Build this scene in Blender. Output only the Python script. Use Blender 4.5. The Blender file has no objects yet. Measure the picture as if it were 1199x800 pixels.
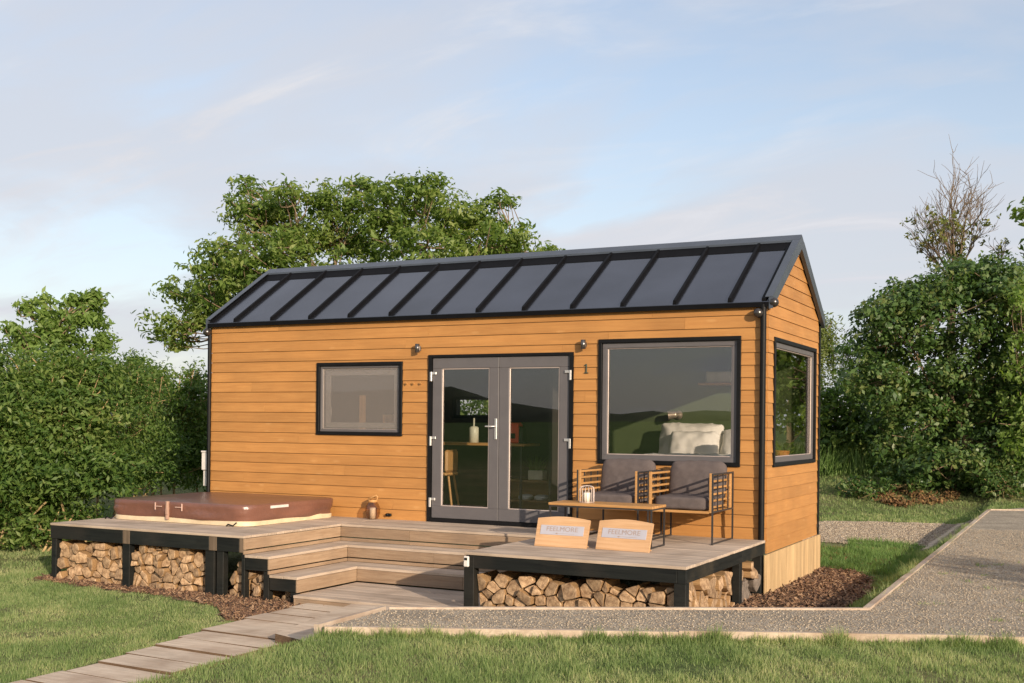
import bpy, math, random
import numpy as np
from mathutils import Vector, Matrix, noise
random.seed(7); rng = np.random.default_rng(7)
SC = bpy.context.scene; COL = SC.collection
R = math.radians

# ------------------------------------------------------------------ camera and view
CAM = np.array([11.1355, -12.5182, 1.2557]); YAW = .4699; ROLL = .0105; F = 1337.036
FWD = np.array([-math.sin(YAW), math.cos(YAW), 0]); RGT = np.array([math.cos(YAW), math.sin(YAW), 0]); UP = np.array([0, 0, 1.])
AX = RGT*math.cos(ROLL)+UP*math.sin(ROLL); AY = -RGT*math.sin(ROLL)+UP*math.cos(ROLL)
cd = bpy.data.cameras.new('camera'); cam = bpy.data.objects.new('camera', cd); COL.objects.link(cam)
cd.sensor_width = 36; cd.lens = F/1199*36; cd.shift_y = 96.284/1199; cd.clip_start = .1; cd.clip_end = 3000
M4 = Matrix.Identity(4)
for i in range(3): M4[i][0], M4[i][1], M4[i][2], M4[i][3] = AX[i], AY[i], -FWD[i], CAM[i]
cam.matrix_world = M4; SC.camera = cam
def at(px, py, depth):            # a point of the place from its direction and distance
    return CAM+depth*(FWD+AX*(px-599.5)/F-AY*(py-496.284)/F)
def depth_of(x, y): return (x-CAM[0])*FWD[0]+(y-CAM[1])*FWD[1]

# ------------------------------------------------------------------ sun and sky
SUN_EL = 15.5; SX, SY = .795, -.606
world = bpy.data.worlds.new("World"); SC.world = world; world.use_nodes = True
def N(nt, typ, **kw):
    n = nt.nodes.new(typ)
    for k, v in kw.items():
        if k in ('op', 'operation'): n.operation = v
        elif hasattr(n, k) and not k[0].isupper(): setattr(n, k, v)
        else: n.inputs[k].default_value = v
    return n
wt = world.node_tree; wt.nodes.clear()
out = N(wt, 'ShaderNodeOutputWorld'); bg = N(wt, 'ShaderNodeBackground'); bg.inputs['Strength'].default_value = .14
sky = N(wt, 'ShaderNodeTexSky'); sky.sky_type = 'NISHITA'; sky.sun_disc = False
sky.sun_elevation = R(SUN_EL); sky.sun_rotation = math.atan2(SX, SY); sky.altitude = 200; sky.air_density = 1.0; sky.dust_density = 1.5; sky.ozone_density = 1.6
tc = N(wt, 'ShaderNodeTexCoord'); sep = N(wt, 'ShaderNodeSeparateXYZ'); wt.links.new(tc.outputs['Generated'], sep.inputs[0])
mz = N(wt, 'ShaderNodeMath', op='ABSOLUTE'); wt.links.new(sep.outputs['Z'], mz.inputs[0])
az = N(wt, 'ShaderNodeMath', op='ADD'); wt.links.new(mz.outputs[0], az.inputs[0]); az.inputs[1].default_value = .28
vd = N(wt, 'ShaderNodeVectorMath', op='DIVIDE'); wt.links.new(tc.outputs['Generated'], vd.inputs[0])
cb = N(wt, 'ShaderNodeCombineXYZ')
for k in range(3): wt.links.new(az.outputs[0], cb.inputs[k])
wt.links.new(cb.outputs[0], vd.inputs[1])
mp = N(wt, 'ShaderNodeMapping'); wt.links.new(vd.outputs[0], mp.inputs[0]); mp.inputs['Scale'].default_value = (1.0, 1.5, .6); mp.inputs['Rotation'].default_value = (0, 0, R(-32)); mp.inputs['Location'].default_value = (3.1, 1.7, 0)
n1 = N(wt, 'ShaderNodeTexNoise'); wt.links.new(mp.outputs[0], n1.inputs['Vector'])
for k, v in dict(Scale=1.15, Detail=8, Roughness=.52, Distortion=.35).items(): n1.inputs[k].default_value = v
mp2 = N(wt, 'ShaderNodeMapping'); wt.links.new(vd.outputs[0], mp2.inputs[0]); mp2.inputs['Scale'].default_value = (1.2, 3.6, 1.0); mp2.inputs['Rotation'].default_value = (0, 0, R(25)); mp2.inputs['Location'].default_value = (7.7, 0.3, 0)
n2 = N(wt, 'ShaderNodeTexNoise'); wt.links.new(mp2.outputs[0], n2.inputs['Vector'])
for k, v in dict(Scale=1.6, Detail=9, Roughness=.6, Distortion=.8).items(): n2.inputs[k].default_value = v
r1 = N(wt, 'ShaderNodeMapRange'); wt.links.new(n1.outputs['Fac'], r1.inputs[0]); r1.interpolation_type = 'SMOOTHSTEP'
r1.inputs[1].default_value = .27; r1.inputs[2].default_value = .58
r2 = N(wt, 'ShaderNodeMapRange'); wt.links.new(n2.outputs['Fac'], r2.inputs[0]); r2.interpolation_type = 'SMOOTHSTEP'
r2.inputs[1].default_value = .46; r2.inputs[2].default_value = .80; r2.inputs[4].default_value = .55
hz = N(wt, 'ShaderNodeMapRange'); wt.links.new(mz.outputs[0], hz.inputs[0]); hz.interpolation_type = 'SMOOTHSTEP'
hz.inputs[1].default_value = .0; hz.inputs[2].default_value = .34; hz.inputs[3].default_value = .62; hz.inputs[4].default_value = .30
mx = N(wt, 'ShaderNodeMath', op='MULTIPLY'); wt.links.new(r1.outputs[0], mx.inputs[0]); mx.inputs[1].default_value = .86
m2 = N(wt, 'ShaderNodeMath', op='MAXIMUM'); wt.links.new(mx.outputs[0], m2.inputs[0]); wt.links.new(hz.outputs[0], m2.inputs[1])
m3 = N(wt, 'ShaderNodeMath', op='ADD'); wt.links.new(m2.outputs[0], m3.inputs[0]); m3.use_clamp = True
m4 = N(wt, 'ShaderNodeMath', op='MULTIPLY'); wt.links.new(r2.outputs[0], m4.inputs[0]); m4.inputs[1].default_value = .55; wt.links.new(m4.outputs[0], m3.inputs[1])
SKYB = N(wt, 'ShaderNodeMix', data_type='RGBA', blend_type='MULTIPLY'); SKYB.inputs[0].default_value = 1
wt.links.new(sky.outputs[0], SKYB.inputs[6]); SKYB.inputs[7].default_value = (1.26, 1.14, 1.08, 1)
cmix = N(wt, 'ShaderNodeMix', data_type='RGBA'); wt.links.new(m3.outputs[0], cmix.inputs[0]); wt.links.new(SKYB.outputs[2], cmix.inputs[6])
ccol = N(wt, 'ShaderNodeMix', data_type='RGBA'); wt.links.new(r2.outputs[0], ccol.inputs[0])
ccol.inputs[6].default_value = (3.5, 3.58, 3.9, 1); ccol.inputs[7].default_value = (4.6, 4.65, 4.85, 1)
wt.links.new(ccol.outputs[2], cmix.inputs[7])
wt.links.new(cmix.outputs[2], bg.inputs['Color']); wt.links.new(bg.outputs[0], out.inputs[0])
sl = bpy.data.lights.new('sun', 'SUN'); sun = bpy.data.objects.new('sun', sl); COL.objects.link(sun)
sl.energy = 4.1; sl.angle = R(.6); sl.color = (1, .84, .65)
e = R(SUN_EL); sdir = Vector((SX*math.cos(e), SY*math.cos(e), math.sin(e)))
sun.rotation_euler = sdir.to_track_quat('Z', 'Y').to_euler(); sun.location = (30, -30, 20)
vs = SC.view_settings; vs.view_transform = 'Standard'; vs.look = 'None'; vs.exposure = .45; vs.gamma = 1; vs.use_curve_mapping = False

# ------------------------------------------------------------------ mesh builder and tagging
ORG = {}
def tag(o, label=None, cat=None, group=None, kind=None):
    if label: o['label'] = label
    if cat: o['category'] = cat
    if group: o['group'] = group
    if kind: o['kind'] = kind
    return o
def empty(name, loc, label, cat, group=None):
    o = bpy.data.objects.new(name, None); COL.objects.link(o); o.location = loc; o.empty_display_size = .2
    ORG[o] = Vector(loc); return tag(o, label, cat, group)
class MB:
    def __init__(s): s.v = []; s.f = []; s.m = []; s.sm = []
    def add(s, vs, fs, m=0, smooth=False):
        b = len(s.v); s.v += [tuple(map(float, p)) for p in vs]; s.f += [tuple(i+b for i in f) for f in fs]; s.m += [m]*len(fs); s.sm += [smooth]*len(fs); return s
    def box(s, x0, x1, y0, y1, z0, z1, m=0, bev=0, mat=None):
        if bev <= 0:
            vs = [(x, y, z) for z in (z0, z1) for y in (y0, y1) for x in (x0, x1)]
            fs = [(0, 2, 3, 1), (4, 5, 7, 6), (0, 1, 5, 4), (2, 6, 7, 3), (0, 4, 6, 2), (1, 3, 7, 5)]
        else:
            b = min(bev, .45*min(abs(x1-x0), abs(y1-y0), abs(z1-z0))); vs = []; idx = {}
            c = [(x0, x1), (y0, y1), (z0, z1)]
            for i in range(8):
                sx = (i & 1, i >> 1 & 1, i >> 2 & 1)
                for a in range(3):
                    p = [c[k][sx[k]]+(0 if k == a else (b if sx[k] == 0 else -b)) for k in range(3)]
                    idx[(i, a)] = len(vs); vs.append(p)
            fs = []
            for a in range(3):
                o1, o2 = (a+1) % 3, (a+2) % 3
                for sd in (0, 1):
                    q = []
                    for (u, w) in ((0, 0), (1, 0), (1, 1), (0, 1)):
                        q.append(idx[((sd << a) | (u << o1) | (w << o2), a)])
                    fs.append(tuple(q if sd else q[::-1]))
                for u in (0, 1):
                    for w in (0, 1):
                        i0 = (u << o1) | (w << o2); i1 = i0 | (1 << a)
                        q = (idx[(i0, o1)], idx[(i1, o1)], idx[(i1, o2)], idx[(i0, o2)])
                        fs.append(q if (u != w) else q[::-1])
            for i in range(8):
                t = (idx[(i, 0)], idx[(i, 1)], idx[(i, 2)])
                fs.append(t if bin(i).count('1') % 2 == 1 else t[::-1])
        if mat is not None: vs = [tuple(mat @ Vector(p)) for p in vs]
        return s.add(vs, fs, m)
    def prism(s, poly, d, m=0):     # poly: 3d points, d: extrusion vector
        n = len(poly); d = Vector(d); P = [Vector(p) for p in poly]; vs = P+[p+d for p in P]
        fs = [tuple(range(n))[::-1], tuple(range(n, 2*n))]+[(i, (i+1) % n, n+(i+1) % n, n+i) for i in range(n)]
        nn = Vector((0, 0, 0))
        for i in range(n): nn += P[i].cross(P[(i+1) % n])
        if nn.dot(d) < 0: fs = [f[::-1] for f in fs]
        return s.add(vs, fs, m)
    def tube(s, pts, rad, n=8, m=0, cap=True):
        P = [Vector(p) for p in pts]; k = len(P)
        if not hasattr(rad, '__len__'): rad = [rad]*k
        vs = []; up = Vector((0, 0, 1)); a0 = None
        for i in range(k):
            t = (P[min(i+1, k-1)]-P[max(i-1, 0)]).normalized()
            if a0 is None: a0 = t.cross(up if abs(t.z) < .9 else Vector((1, 0, 0))).normalized()
            else: a0 = (a0-t*a0.dot(t)); a0 = a0.normalized() if a0.length > 1e-6 else t.cross(Vector((1, 0, .3))).normalized()
            b0 = t.cross(a0)
            for j in range(n):
                g = 2*math.pi*j/n; vs.append(P[i]+(a0*math.cos(g)+b0*math.sin(g))*rad[i])
        fs = [(i*n+j, i*n+(j+1) % n, (i+1)*n+(j+1) % n, (i+1)*n+j) for i in range(k-1) for j in range(n)]
        s.add(vs, fs, m, True)
        if cap: s.add(vs[:n], [tuple(range(n))[::-1]], m); s.add(vs[-n:], [tuple(range(n))], m)
        return s
    def lathe(s, prof, c, n=20, m=0, axis='z'):
        vs = []
        for r, z in prof:
            for j in range(n):
                g = 2*math.pi*j/n
                p = (r*math.cos(g), r*math.sin(g), z)
                if axis == 'y': p = (p[0], -p[2], p[1])
                if axis == 'x': p = (p[2], p[0], p[1])
                vs.append((p[0]+c[0], p[1]+c[1], p[2]+c[2]))
        k = len(prof); fs = [(i*n+j, i*n+(j+1) % n, (i+1)*n+(j+1) % n, (i+1)*n+j) for i in range(k-1) for j in range(n)]
        s.add(vs, fs, m, True); return s
    def sphere(s, c, r, n=16, m=0, sc=(1, 1, 1)):
        k = n//2; prof = [(r*math.sin(math.pi*i/k)+1e-5, -r*math.cos(math.pi*i/k)) for i in range(k+1)]
        b = len(s.v); s.lathe(prof, (0, 0, 0), n, m)
        for i in range(b, len(s.v)): p = s.v[i]; s.v[i] = (p[0]*sc[0]+c[0], p[1]*sc[1]+c[1], p[2]*sc[2]+c[2])
        return s
    def build(s, name, mats, parent=None, loc=None, world=True):
        org = Vector((0, 0, 0))
        if parent is not None and world: org = ORG[parent]
        if loc is not None: org = Vector(loc)
        me = bpy.data.meshes.new(name); me.from_pydata([(p[0]-org[0], p[1]-org[1], p[2]-org[2]) for p in s.v], [], s.f)
        if not isinstance(mats, (list, tuple)): mats = [mats]
        for mm in mats: me.materials.append(mm)
        me.polygons.foreach_set('material_index', s.m); me.polygons.foreach_set('use_smooth', s.sm); me.update()
        o = bpy.data.objects.new(name, me); COL.objects.link(o)
        if parent is not None: o.parent = parent; ORG[o] = ORG[parent]
        else: o.location = org; ORG[o] = org
        return o
def fast_mesh(name, V, k, mat, parent=None, loc=(0, 0, 0), smooth=False):
    # V: (n*k,3) array, faces of k consecutive vertices
    V = np.asarray(V, np.float32).reshape(-1, 3)-np.asarray(loc, np.float32); n = len(V)//k
    me = bpy.data.meshes.new(name); me.vertices.add(len(V)); me.vertices.foreach_set('co', V.ravel())
    me.loops.add(n*k); me.loops.foreach_set('vertex_index', np.arange(n*k, dtype=np.int32))
    me.polygons.add(n); me.polygons.foreach_set('loop_start', np.arange(0, n*k, k, dtype=np.int32)); me.polygons.foreach_set('loop_total', np.full(n, k, np.int32))
    me.materials.append(mat); me.update(calc_edges=True)
    o = bpy.data.objects.new(name, me); COL.objects.link(o)
    if parent is not None: o.parent = parent
    else: o.location = loc
    return o

# ------------------------------------------------------------------ materials
def newmat(name):
    m = bpy.data.materials.new(name); m.use_nodes = True; nt = m.node_tree
    return m, nt, nt.nodes['Principled BSDF']
def plain(name, col, rough=.6, metal=0, var=.12, scale=8, bump=.1, spec=.5):
    m, nt, p = newmat(name); L = nt.links.new
    tcn = N(nt, 'ShaderNodeTexCoord'); nz = N(nt, 'ShaderNodeTexNoise'); nz.inputs['Scale'].default_value = scale; nz.inputs['Detail'].default_value = 6
    L(tcn.outputs['Object'], nz.inputs['Vector'])
    mr = N(nt, 'ShaderNodeMapRange'); L(nz.outputs['Fac'], mr.inputs[0]); mr.inputs[1].default_value = .3; mr.inputs[2].default_value = .7; mr.inputs[3].default_value = 1-var; mr.inputs[4].default_value = 1+var
    mm = N(nt, 'ShaderNodeMix', data_type='RGBA', blend_type='MULTIPLY'); mm.inputs[0].default_value = 1; mm.inputs[6].default_value = (*col, 1); L(mr.outputs[0], mm.inputs[7])
    L(mm.outputs[2], p.inputs['Base Color']); p.inputs['Roughness'].default_value = rough; p.inputs['Metallic'].default_value = metal
    p.inputs['Specular IOR Level'].default_value = spec
    if bump:
        n3 = N(nt, 'ShaderNodeTexNoise'); n3.inputs['Scale'].default_value = scale*9; n3.inputs['Detail'].default_value = 4; L(tcn.outputs['Object'], n3.inputs['Vector'])
        b = N(nt, 'ShaderNodeBump'); b.inputs['Strength'].default_value = bump; b.inputs['Distance'].default_value = .01; L(n3.outputs['Fac'], b.inputs['Height']); L(b.outputs[0], p.inputs['Normal'])
    return m
def wood(name, ca, cb_, axis='x', rough=.6, var=.18, grain=1.0, knots=.0, dirt=None, bump=.25, spec=.4, hue=.0, white=0):
    m, nt, p = newmat(name); L = nt.links.new
    tcn = N(nt, 'ShaderNodeTexCoord'); geo = N(nt, 'ShaderNodeNewGeometry')
    off = N(nt, 'ShaderNodeVectorMath', op='ADD'); L(tcn.outputs['Object'], off.inputs[0])
    rm = N(nt, 'ShaderNodeMath', op='MULTIPLY'); L(geo.outputs['Random Per Island'], rm.inputs[0]); rm.inputs[1].default_value = 37.0
    L(rm.outputs[0], off.inputs[1])
    mpn = N(nt, 'ShaderNodeMapping'); L(off.outputs[0], mpn.inputs[0])
    sc = {'x': (1.2, 22, 22), 'y': (22, 1.2, 22), 'z': (22, 22, 1.2)}[axis]; mpn.inputs['Scale'].default_value = [v*grain for v in sc]
    g = N(nt, 'ShaderNodeTexNoise'); L(mpn.outputs[0], g.inputs['Vector']); g.inputs['Scale'].default_value = 1.6; g.inputs['Detail'].default_value = 7; g.inputs['Roughness'].default_value = .62; g.inputs['Distortion'].default_value = .6
    cr = N(nt, 'ShaderNodeMapRange'); L(g.outputs['Fac'], cr.inputs[0]); cr.inputs[1].default_value = .3; cr.inputs[2].default_value = .72
    mixc = N(nt, 'ShaderNodeMix', data_type='RGBA'); L(cr.outputs[0], mixc.inputs[0]); mixc.inputs[6].default_value = (*ca, 1); mixc.inputs[7].default_value = (*cb_, 1)
    cur = mixc.outputs[2]
    if knots:
        mk = N(nt, 'ShaderNodeMapping'); L(off.outputs[0], mk.inputs[0]); mk.inputs['Scale'].default_value = {'x': (2.2, 7, 7), 'y': (7, 2.2, 7), 'z': (7, 7, 2.2)}[axis]
        vo = N(nt, 'ShaderNodeTexVoronoi'); L(mk.outputs[0], vo.inputs['Vector']); vo.inputs['Scale'].default_value = 1
        kr = N(nt, 'ShaderNodeMapRange'); L(vo.outputs['Distance'], kr.inputs[0]); kr.inputs[1].default_value = .06; kr.inputs[2].default_value = .17; kr.inputs[3].default_value = knots; kr.inputs[4].default_value = 0
        km = N(nt, 'ShaderNodeMix', data_type='RGBA'); L(kr.outputs[0], km.inputs[0]); L(cur, km.inputs[6])
        km.inputs[7].default_value = (*(white or [c*.45 for c in ca]), 1); cur = km.outputs[2]
    if dirt:
        dn = N(nt, 'ShaderNodeTexNoise'); L(tcn.outputs['Object'], dn.inputs['Vector']); dn.inputs['Scale'].default_value = 2.3; dn.inputs['Detail'].default_value = 7
        dr = N(nt, 'ShaderNodeMapRange'); L(dn.outputs['Fac'], dr.inputs[0]); dr.inputs[1].default_value = .45; dr.inputs[2].default_value = .72; dr.inputs[4].default_value = .7
        dm = N(nt, 'ShaderNodeMix', data_type='RGBA'); L(dr.outputs[0], dm.inputs[0]); L(cur, dm.inputs[6]); dm.inputs[7].default_value = (*dirt, 1); cur = dm.outputs[2]
    ln_ = N(nt, 'ShaderNodeTexNoise'); L(off.outputs[0], ln_.inputs['Vector']); ln_.inputs['Scale'].default_value = 1.7; ln_.inputs['Detail'].default_value = 5
    lr_ = N(nt, 'ShaderNodeMapRange'); L(ln_.outputs['Fac'], lr_.inputs[0]); lr_.inputs[1].default_value = .3; lr_.inputs[2].default_value = .7; lr_.inputs[3].default_value = .89; lr_.inputs[4].default_value = 1.10
    lm_ = N(nt, 'ShaderNodeMix', data_type='RGBA', blend_type='MULTIPLY'); lm_.inputs[0].default_value = 1; L(cur, lm_.inputs[6]); L(lr_.outputs[0], lm_.inputs[7]); cur = lm_.outputs[2]
    vr = N(nt, 'ShaderNodeMapRange'); L(geo.outputs['Random Per Island'], vr.inputs[0]); vr.inputs[3].default_value = 1-var; vr.inputs[4].default_value = 1+var
    vm = N(nt, 'ShaderNodeMix', data_type='RGBA', blend_type='MULTIPLY'); vm.inputs[0].default_value = 1; L(cur, vm.inputs[6]); L(vr.outputs[0], vm.inputs[7])
    L(vm.outputs[2], p.inputs['Base Color']); p.inputs['Roughness'].default_value = rough; p.inputs['Specular IOR Level'].default_value = spec
    b = N(nt, 'ShaderNodeBump'); b.inputs['Strength'].default_value = bump; b.inputs['Distance'].default_value = .006; L(g.outputs['Fac'], b.inputs['Height']); L(b.outputs[0], p.inputs['Normal'])
    return m
def leafmat(name, cols, trans=.35, rough=.5):
    m, nt, p = newmat(name); L = nt.links.new
    geo = N(nt, 'ShaderNodeNewGeometry'); tcn = N(nt, 'ShaderNodeTexCoord')
    nz = N(nt, 'ShaderNodeTexNoise'); nz.inputs['Scale'].default_value = 1.3; nz.inputs['Detail'].default_value = 5; L(tcn.outputs['Object'], nz.inputs['Vector'])
    a = N(nt, 'ShaderNodeMath', op='MULTIPLY_ADD'); L(geo.outputs['Random Per Island'], a.inputs[0]); a.inputs[1].default_value = .6
    b = N(nt, 'ShaderNodeMapRange'); L(nz.outputs['Fac'], b.inputs[0]); b.inputs[1].default_value = .36; b.inputs[2].default_value = .64; b.inputs[3].default_value = 0; b.inputs[4].default_value = .4
    oi = N(nt, 'ShaderNodeObjectInfo'); oa = N(nt, 'ShaderNodeMath', op='MULTIPLY_ADD'); L(oi.outputs['Random'], oa.inputs[0]); oa.inputs[1].default_value = .22; L(b.outputs[0], oa.inputs[2])
    ob = N(nt, 'ShaderNodeMath', op='SUBTRACT'); L(oa.outputs[0], ob.inputs[0]); ob.inputs[1].default_value = .11; L(ob.outputs[0], a.inputs[2])
    cr = N(nt, 'ShaderNodeValToRGB'); L(a.outputs[0], cr.inputs[0]); el = cr.color_ramp.elements
    while len(el) < len(cols): el.new(.5)
    for i, c in enumerate(cols): el[i].position = i/(len(cols)-1); el[i].color = (*c, 1)
    L(cr.outputs[0], p.inputs['Base Color']); p.inputs['Roughness'].default_value = rough; p.inputs['Specular IOR Level'].default_value = .35
    tr = N(nt, 'ShaderNodeBsdfTranslucent'); tm = N(nt, 'ShaderNodeMix', data_type='RGBA', blend_type='MULTIPLY'); tm.inputs[0].default_value = 1
    L(cr.outputs[0], tm.inputs[6]); tm.inputs[7].default_value = (1.5, 1.6, .7, 1); L(tm.outputs[2], tr.inputs[0])
    ms = N(nt, 'ShaderNodeMixShader'); ms.inputs[0].default_value = trans; L(p.outputs[0], ms.inputs[1]); L(tr.outputs[0], ms.inputs[2])
    L(ms.outputs[0], nt.nodes['Material Output'].inputs[0]); return m
def glassmat(name, tint=(.95, .94, .93), base=.105, edge=.7, rough=0.0):
    m, nt, p = newmat(name); nt.nodes.remove(p); L = nt.links.new
    lw = N(nt, 'ShaderNodeLayerWeight'); lw.inputs['Blend'].default_value = .5
    pw = N(nt, 'ShaderNodeMath', op='POWER'); L(lw.outputs['Facing'], pw.inputs[0]); pw.inputs[1].default_value = 4
    ma = N(nt, 'ShaderNodeMath', op='MULTIPLY_ADD'); L(pw.outputs[0], ma.inputs[0]); ma.inputs[1].default_value = edge; ma.inputs[2].default_value = base
    t = N(nt, 'ShaderNodeBsdfTransparent'); t.inputs[0].default_value = (*tint, 1); g = N(nt, 'ShaderNodeBsdfGlossy'); g.inputs['Roughness'].default_value = rough
    ms = N(nt, 'ShaderNodeMixShader'); L(ma.outputs[0], ms.inputs[0]); L(t.outputs[0], ms.inputs[1]); L(g.outputs[0], ms.inputs[2]); L(ms.outputs[0], nt.nodes['Material Output'].inputs[0]); return m
def screenmat():
    m, nt, p = newmat('insect_mesh'); L = nt.links.new
    p.inputs['Base Color'].default_value = (.30, .27, .25, 1); p.inputs['Roughness'].default_value = .8
    t = N(nt, 'ShaderNodeBsdfTransparent'); ms = N(nt, 'ShaderNodeMixShader'); ms.inputs[0].default_value = .30
    L(t.outputs[0], ms.inputs[1]); L(p.outputs[0], ms.inputs[2]); L(ms.outputs[0], nt.nodes['Material Output'].inputs[0]); return m

CLAD = wood('cladding_oiled', (.385, .175, .050), (.47, .230, .070), 'x', .62, .065, 1, .3, white=(.58, .33, .13), bump=.22)
CLADG = wood('cladding_oiled_gable', (.385, .175, .050), (.47, .230, .070), 'y', .62, .065, 1, .3, white=(.58, .33, .13), bump=.22)
SKIRT = wood('raw_larch', (.42, .27, .13), (.60, .42, .22), 'z', .8, .16)
BLACK = plain('black_coated_steel', (.006, .006, .0065), .5, 0, .2, spec=.22)
FRAME = plain('grey_window_frame', (.112, .104, .108), .42, 0, .05, bump=.02)
ROOF = plain('dark_roof_metal', (.10, .108, .132), .20, .88, .18, 1.2, .02)
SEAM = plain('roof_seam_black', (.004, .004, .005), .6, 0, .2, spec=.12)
FLASH = plain('roof_flashing', (.10, .115, .14), .38, .55, .12, 3, .02)
SILVER = plain('brushed_silver', (.62, .60, .58), .35, .7, .08)
WHITEP = plain('white_plastic', (.66, .62, .58), .45, 0, .08)
GLASS = glassmat('window_glass')
DOORGLASS = glassmat('door_glass', (.94, .95, .94), .10)
SCREEN = screenmat()
GREENWALL = plain('green_painted_wall', (.07, .10, .04), .8, 0, .08, 3, .05)
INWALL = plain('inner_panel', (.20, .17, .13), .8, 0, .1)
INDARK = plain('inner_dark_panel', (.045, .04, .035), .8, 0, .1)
FLOORIN = wood('inner_floor', (.16, .10, .05), (.25, .16, .09), 'x', .5)
DECKX = wood('weathered_deck_x', (.41, .315, .235), (.57, .455, .355), 'x', .8, .13, 1, 0, (.30, .225, .165))
DECKY = wood('weathered_deck_y', (.41, .315, .235), (.57, .455, .355), 'y', .8, .13, 1, 0, (.30, .225, .165))
RISEX = wood('weathered_riser_x', (.24, .155, .095), (.38, .27, .18), 'x', .8, .12, 1.3, .1, (.23, .16, .11), bump=.5)
RISEY = wood('weathered_riser_y', (.27, .175, .105), (.41, .29, .19), 'y', .8, .12, 1.3, .1, (.25, .17, .11), bump=.5)
WALKX = wood('walkway_plank', (.45, .345, .25), (.68, .555, .425), 'x', .82, .16, .9, .25, (.30, .20, .13), bump=.5)
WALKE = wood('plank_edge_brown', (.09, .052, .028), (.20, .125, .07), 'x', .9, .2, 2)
EDGEX = wood('edging_timber', (.38, .29, .22), (.56, .46, .36), 'x', .82, .14, .9, .15, (.27, .18, .12))
EDGEY = wood('edging_timber_y', (.38, .29, .22), (.56, .46, .36), 'y', .82, .14, .9, .15, (.27, .18, .12))
CHAR = wood('charred_beam', (.005, .006, .006), (.016, .018, .016), 'x', .6, .25, 1, .3, (.03, .025, .02), bump=.6, spec=.25)
LOGEND = None
TEAK = wood('oiled_acacia', (.40, .20, .065), (.56, .31, .12), 'x', .45, .1, 2)
SIGNW = wood('sign_wood', (.44, .25, .12), (.57, .36, .20), 'x', .55, .1, 1.2, .5)
STEEL = plain('dark_steel_frame', (.045, .042, .042), .45, .3, .1)
CUSH = plain('grey_cushion_fabric', (.115, .095, .092), .95, 0, .12, 14, .5, .1)
PLATE = plain('sign_plate', (.42, .41, .46), .5, 0, .04, bump=0)
INK = plain('sign_print', (.33, .255, .225), .7, 0, 0, bump=0)
NUMM = plain('number_metal', (.05, .075, .055), .5, .3, .1)
VINYL = plain('brown_vinyl', (.16, .072, .050), .30, 0, .22, 1.4, .9, .6)
CREAM = plain('cream_shell', (.62, .50, .33), .5, 0, .1)
CANDLE = plain('candle_wax', (.82, .76, .66), .5, 0, .03)
WIRE = plain('pale_wire', (.60, .50, .45), .4, .4, .05)
DARKG = glassmat('smoked_jar_glass', (.86, .80, .74), .05, .5)
LINEN = plain('white_linen', (.78, .76, .72), .9, 0, .04, 10, .15)
BARK = wood('tree_bark', (.13, .09, .055), (.26, .19, .12), 'z', .9, .2, .6, bump=.8)
STEM = wood('pale_stem', (.28, .19, .09), (.42, .31, .16), 'z', .9, .2, .6)

# ------------------------------------------------------------------ ground
def ss(a, b, x): t = np.clip((x-a)/(b-a), 0, 1); return t*t*(3-2*t)
A_, B_, C_, D_, E_ = (5.80, -5.20), (5.76, -4.23), (9.41, -2.13), (9.37, 11.85), (10.0, 13.2)
F_ = (10.68, -2.88); G_ = (26.0, -2.88+(26-10.68)*.475)
def height(x, y):
    x = np.asarray(x, float); y = np.asarray(y, float)
    base = -.70+.09*ss(3, 7, x)
    dx, dy = C_[0]-B_[0], C_[1]-B_[1]; l = math.hypot(dx, dy); s1 = (-(x-B_[0])*dy+(y-B_[1])*dx)/l
    up = np.maximum(1-ss(.02, .40, s1), ss(8.85, 9.35, x))*(lambda w_: w_*ss(5.25, 6.2, x)+(1-w_)*ss(5.72, 5.80, x))(ss(-5.0, -5.35, y) if False else ss(5.0, 5.4, -y))
    up = np.where((s1 < .02) & (x > 5.78), 1, up)
    h = base*(1-up)+(-.415)*up
    h = h-.10*np.exp(-((x-5.08)/.2)**2)*(y < -4.9)
    q = (x-CAM[0])*FWD[0]+(y-CAM[1])*FWD[1]
    h = h+ss(24, 31, q)*(1-ss(-6, 2, -x*1.0+0*y)*.0)*.95
    s = -q; h = h+ss(15, 420, s)*7.5
    h = h+.012*np.sin(x*1.7+.4*y)*np.cos(y*1.3-.7*x)
    return h
def inside(poly, x, y):
    x = np.asarray(x); y = np.asarray(y); c = np.zeros(x.shape, bool); n = len(poly)
    for i in range(n):
        x0, y0 = poly[i]; x1, y1 = poly[(i+1) % n]
        if y0 == y1: continue
        k = ((y0 > y) != (y1 > y)) & (x < (x1-x0)*(y-y0)/(y1-y0)+x0); c ^= k
    return c
GRAVEL = [A_, B_, C_, D_, E_, (26, 19), G_]
LANE = [(1, 6.9), (7.6, 6.5), (8.55, 5.9), (9.37, 5.4), (9.37, 11.3), (6.3, 10.4), (1, 9.9)]
MULCH_R = [(7.3, -3.0), (8.6, -2.5), (8.95, -1.4), (9.0, .4), (8.75, 2.0), (8.3, 2.9), (7.3, 3.0)]
MULCH_L = [(-.4, -2.2), (-.25, -2.84), (.8, -2.93), (2.1, -3.02), (3.0, -3.26), (3.75, -3.95), (4.1, -2.7), (3.9, -2.2)]
WALK = [(4.18, -9.5), (4.10, -5.6), (3.86, -3.3), (3.66, -2.6), (5.7, -2.6), (5.7, -4.3), (5.02, -4.6), (5.06, -5.9), (5.1, -9.5)]
def gcoords(a, b, near0, near1, st):
    n = [near0]; d = st
    while n[-1] < near1: n.append(n[-1]+st)
    lo = []; p = near0; d = st
    while p > a: d *= 1.18; p -= d; lo.append(p)
    hi = []; p = n[-1]; d = st
    while p < b: d *= 1.18; p += d; hi.append(p)
    return np.array(lo[::-1]+n+hi)
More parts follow.
